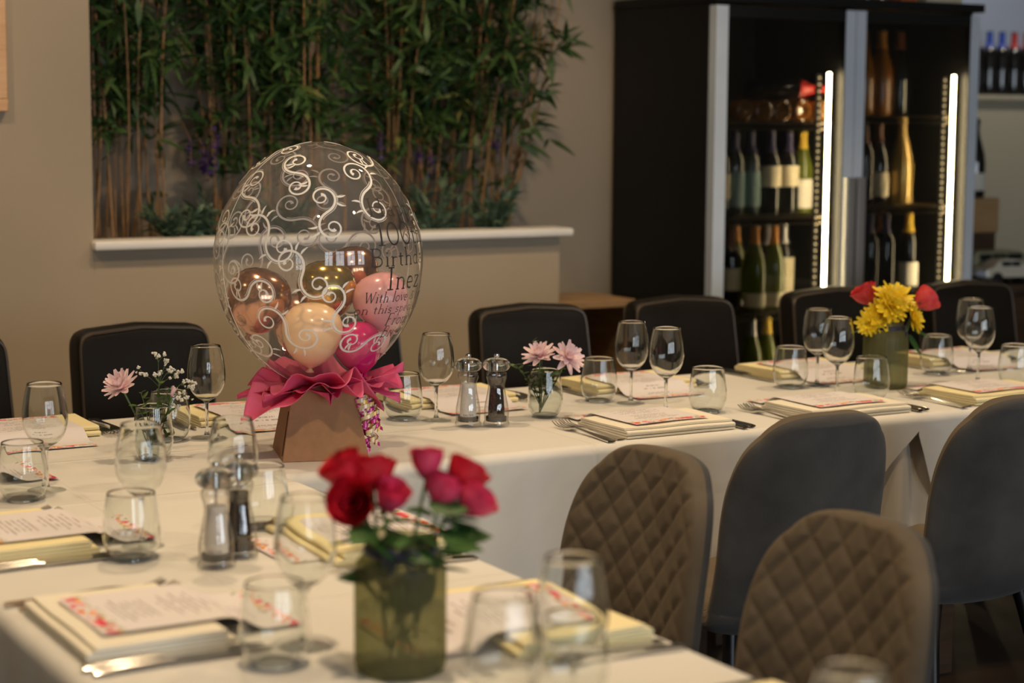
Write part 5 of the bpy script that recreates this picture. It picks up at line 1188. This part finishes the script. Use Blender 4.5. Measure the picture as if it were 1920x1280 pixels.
for i, x in enumerate((4.00, 4.083, 4.166, 4.255, 4.345)):
    B('%s of the bottles lying on the top shelf, its round base outward' % ('leftmost', 'second from left', 'third from left', 'fourth from left', 'rightmost')[i], x, 5.30, SH_L[0] + 0.0455, 'b', 'bottle_amber', None, 'foil_brown', lying=(R(-90), 0, R(random.uniform(-4, 4))))
B('red-capped bottle lying on top of the other lying bottles', 4.165, 5.52, SH_L[0] + 0.122, 'b', 'bottle_black', None, 'foil_red', lying=(R(-90), 0, R(-135)), fz=0.20)
R1 = SH_R[0] + dz; R2 = SH_R[1] + dz; R3 = SH_R[2] + dz
for i, (x, g, f) in enumerate(((4.575, 'bottle_amber', 'foil_brown'), (4.663, 'bottle_amber', 'foil_brown'), (4.751, 'bottle_amber', 'foil_orange'), (4.84, 'bottle_black', 'foil_brown'))):
    B('%s amber spirit bottle on the top shelf of the right door' % ('leftmost', 'second', 'third', 'rightmost')[i], x, 5.46, R1, 'g', g, None, f, sc=1.05)
B('dark bottle at the handle side, second shelf of right door', 4.628, 5.40, R2, 'b', 'bottle_black', None, 'foil_brown')
B('dark bottle with brown label, second shelf of right door', 4.715, 5.42, R2, 'g', 'bottle_black', 'label_cream', 'foil_brown', (0.03, 0.12))
B('large gold sparkling wine bottle on the second shelf of right door', 4.83, 5.42, R2, 'c', 'bottle_gold', None, 'bottle_gold', sc=1.02, fz=0.20)
for i, (x, y, lb_, f) in enumerate(((4.63, 5.36, None, 'foil_blue'), (4.709, 5.36, None, 'foil_blue'), (4.775, 5.46, None, 'foil_orange'), (4.86, 5.40, 'label_white', 'foil_yellow'))):
    B('%s of the bottles on the third shelf of the right door' % ('leftmost', 'second', 'third', 'rightmost, white-labelled,')[i], x, y, R3, 'b', 'bottle_black', lb_, f, (0.02, 0.11))
# things standing on the cabinet
zt = CZ + 0.03
tag(MB().rbox(3.86, 3.95, 5.50, 5.62, zt, zt + 0.12, 0.003, 1).build('white_box', 'white_card'), 'white carton on top of the black cabinet, cut by the upper edge', 'box')
for i, (x, m_) in enumerate(((4.46, 'bottle_green'), (4.63, 'bottle_amber'))): B('%s bottle standing on top of the cabinet' % ('green', 'amber')[i], x, 5.34, zt, 'b', m_, 'label_white', 'foil_silver', (0.03, 0.12), group='bottles on top of the cabinet')
tag(MB().rbox(4.68, 4.76, 5.28, 5.36, zt, zt + 0.10, 0.003, 1).build('orange_box', 'orange_card'), 'orange carton on top of the cabinet, cut by the upper edge', 'box')
tag(MB().rbox(4.80, 4.98, 5.28, 5.42, zt, zt + 0.08, 0.003, 1).build('pale_box', 'label_cream'), 'pale carton at the right end on top of the cabinet', 'box')

# ------------------------------------------------------------------ right of the cabinet
for i, (x, f) in enumerate(((6.31, 'foil_silver'), (6.389, 'foil_bright_blue'), (6.468, 'foil_bright_blue'), (6.547, 'foil_red'), (6.626, 'foil_red'), (6.705, 'foil_red'))):
    B('%s bottle on the grey-green ledge at the upper right' % ('silver-capped', 'left blue-capped', 'right blue-capped', 'left red-capped', 'second red-capped', 'rightmost red-capped')[i], x, 6.585, 1.5535, 'b', 'bottle_black', None, f, group='bottles on the ledge')
sb = thing('sideboard', 'low dark sideboard behind the rightmost leather chair, under the toy cars', 'sideboard', (5.42, 5.50, 0))
MB().rbox(-0.37, 0.45, -0.22, 0.24, 0.775, 0.80, 0.003, 1).build('top', 'dark_wood', sb); MB().box(-0.35, 0.43, -0.19, 0.22, 0.12, 0.775).build('body', 'dark_wood', sb, smooth=False)
for sx in (-0.32, 0.40):
    for sy in (-0.16, 0.19): MB().box(sx - 0.02, sx + 0.02, sy - 0.02, sy + 0.02, 0, 0.12).build('leg', 'dark_wood', sb, smooth=False)
for dx in (-0.155, 0.235): dd = MB().rbox(dx - 0.185, dx + 0.185, -0.205, -0.19, 0.14, 0.76, 0.003, 1).build('door', 'dark_wood', sb); MB().sphere((dx + 0.14, -0.213, 0.5), 0.010, 10, 6).build('knob', 'steel', dd)
ZS = 0.80
def toy_car(label, x, y, z, L_, m_, rz, van=False):
    o = thing('toy_car', label, 'toy', (x, y, z), rz); H = L_ * (0.46 if van else 0.42); Wd = L_ * 0.42; g = 0.09 * L_
    if van: side = [(-.5, .1), (-.5, .72), (-.46, .95), (-.40, 1.0), (.28, 1.0), (.38, .9), (.46, .58), (.5, .5), (.5, .1)]
    else: side = [(-.5, .15), (-.5, .42), (-.46, .55), (-.36, .62), (-.26, .90), (-.16, .99), (.02, 1.0), (.13, .93), (.25, .64), (.40, .58), (.48, .46), (.5, .15)]
    n = len(side); V = []
    for s_, k in ((-1, 0.86), (-1, 1.0), (1, 1.0), (1, 0.86)):
        yy = s_ * Wd / 2 * (0.90 if k == 1.0 else 1.0)
        for a, b in side: V.append((a * L_ * (k if b > .6 else 0.5 + k / 2), s_ * Wd / 2 * (1 - 0.18 * max(0, b - .55) / .45) * (1.0 if k < 1 else 0.96), g + (b - .1) * (H - g) * (0.985 if k < 1 else 1)))
    F = [(r_ * n + i, r_ * n + (i + 1) % n, (r_ + 1) * n + (i + 1) % n, (r_ + 1) * n + i) for r_ in range(3) for i in range(n)] + [tuple(range(n)), tuple(3 * n + i for i in range(n - 1, -1, -1))]
    MB().add(V, F).build('body', m_, o, angle=30)
    for s_ in (-1, 1):
        for a in (-.30, .31): MB().lathe([(0.001, -0.012), (L_ * .088, -0.011), (L_ * .095, -0.006), (L_ * .095, 0.006), (L_ * .088, 0.011), (0.001, 0.012)], 18).build('wheel', 'toy_dark', o).matrix_basis = Matrix.Translation((a * L_, s_ * Wd * 0.46, L_ * .095)) @ Matrix.Rotation(R(90), 4, 'X')
        for a0, a1 in (((-.21, -.05), (-.03, .12)) if not van else ((-.40, -.2), (-.17, .05), (.08, .33))):
            y = s_ * (Wd / 2 * 0.93 + 0.001) if van else s_ * (Wd / 2 * 0.915 + 0.001); MB().rbox(a0 * L_, a1 * L_, y - 0.004, y + 0.004, g + .57 * (H - g), g + .80 * (H - g), 0.002, 1).build('window', 'toy_dark', o)
    return o
toy_car('white rounded toy car on the sideboard beside the cabinet', 5.395, 5.42, ZS, 0.25, 'toy_white', R(-12))
toy_car('khaki toy van with white roof behind the white toy car', 5.46, 5.555, ZS, 0.28, 'toy_khaki', R(-8), True)
tag(MB().sphere((5.60, 5.47, ZS + 0.165), 0.026, 14, 10).build('red_ball', 'toy_red'), 'dark red ball beside the toy van', 'ball')
PROTOpost = MB().lathe([(0.03, 0), (0.03, 0.008), (0.006, 0.012), (0.006, 0.140)], 14, True).build('ball_stand', 'toy_dark'); PROTOpost.location = (5.60, 5.47, ZS); tag(PROTOpost, 'thin dark stand under the red ball', 'stand')
bxo = thing('wooden_box', 'pale wooden wine box carrying a champagne bottle beside the cabinet', 'box', (5.345, 5.64, ZS))
rs_ = MB().rbox(-0.13, 0.19, -0.01, 0.14, 0.0, 0.185, 0.002, 1).build('riser', 'dark_wood', bxo)
text_layers_wood('crate_pale', (0.42, 0.25, 0.11), (0.50, 0.31, 0.15)); MB().rbox(-0.12, 0.195, -0.02, 0.14, 0.185, 0.325, 0.003, 1).build('case', 'crate_pale', bxo)
B('black champagne bottle with white label standing on the wooden box', 5.46, 5.69, ZS + 0.3255, 'c', 'bottle_black', 'label_white', 'foil_black', (0.03, 0.10), group='bottles by the toy cars')
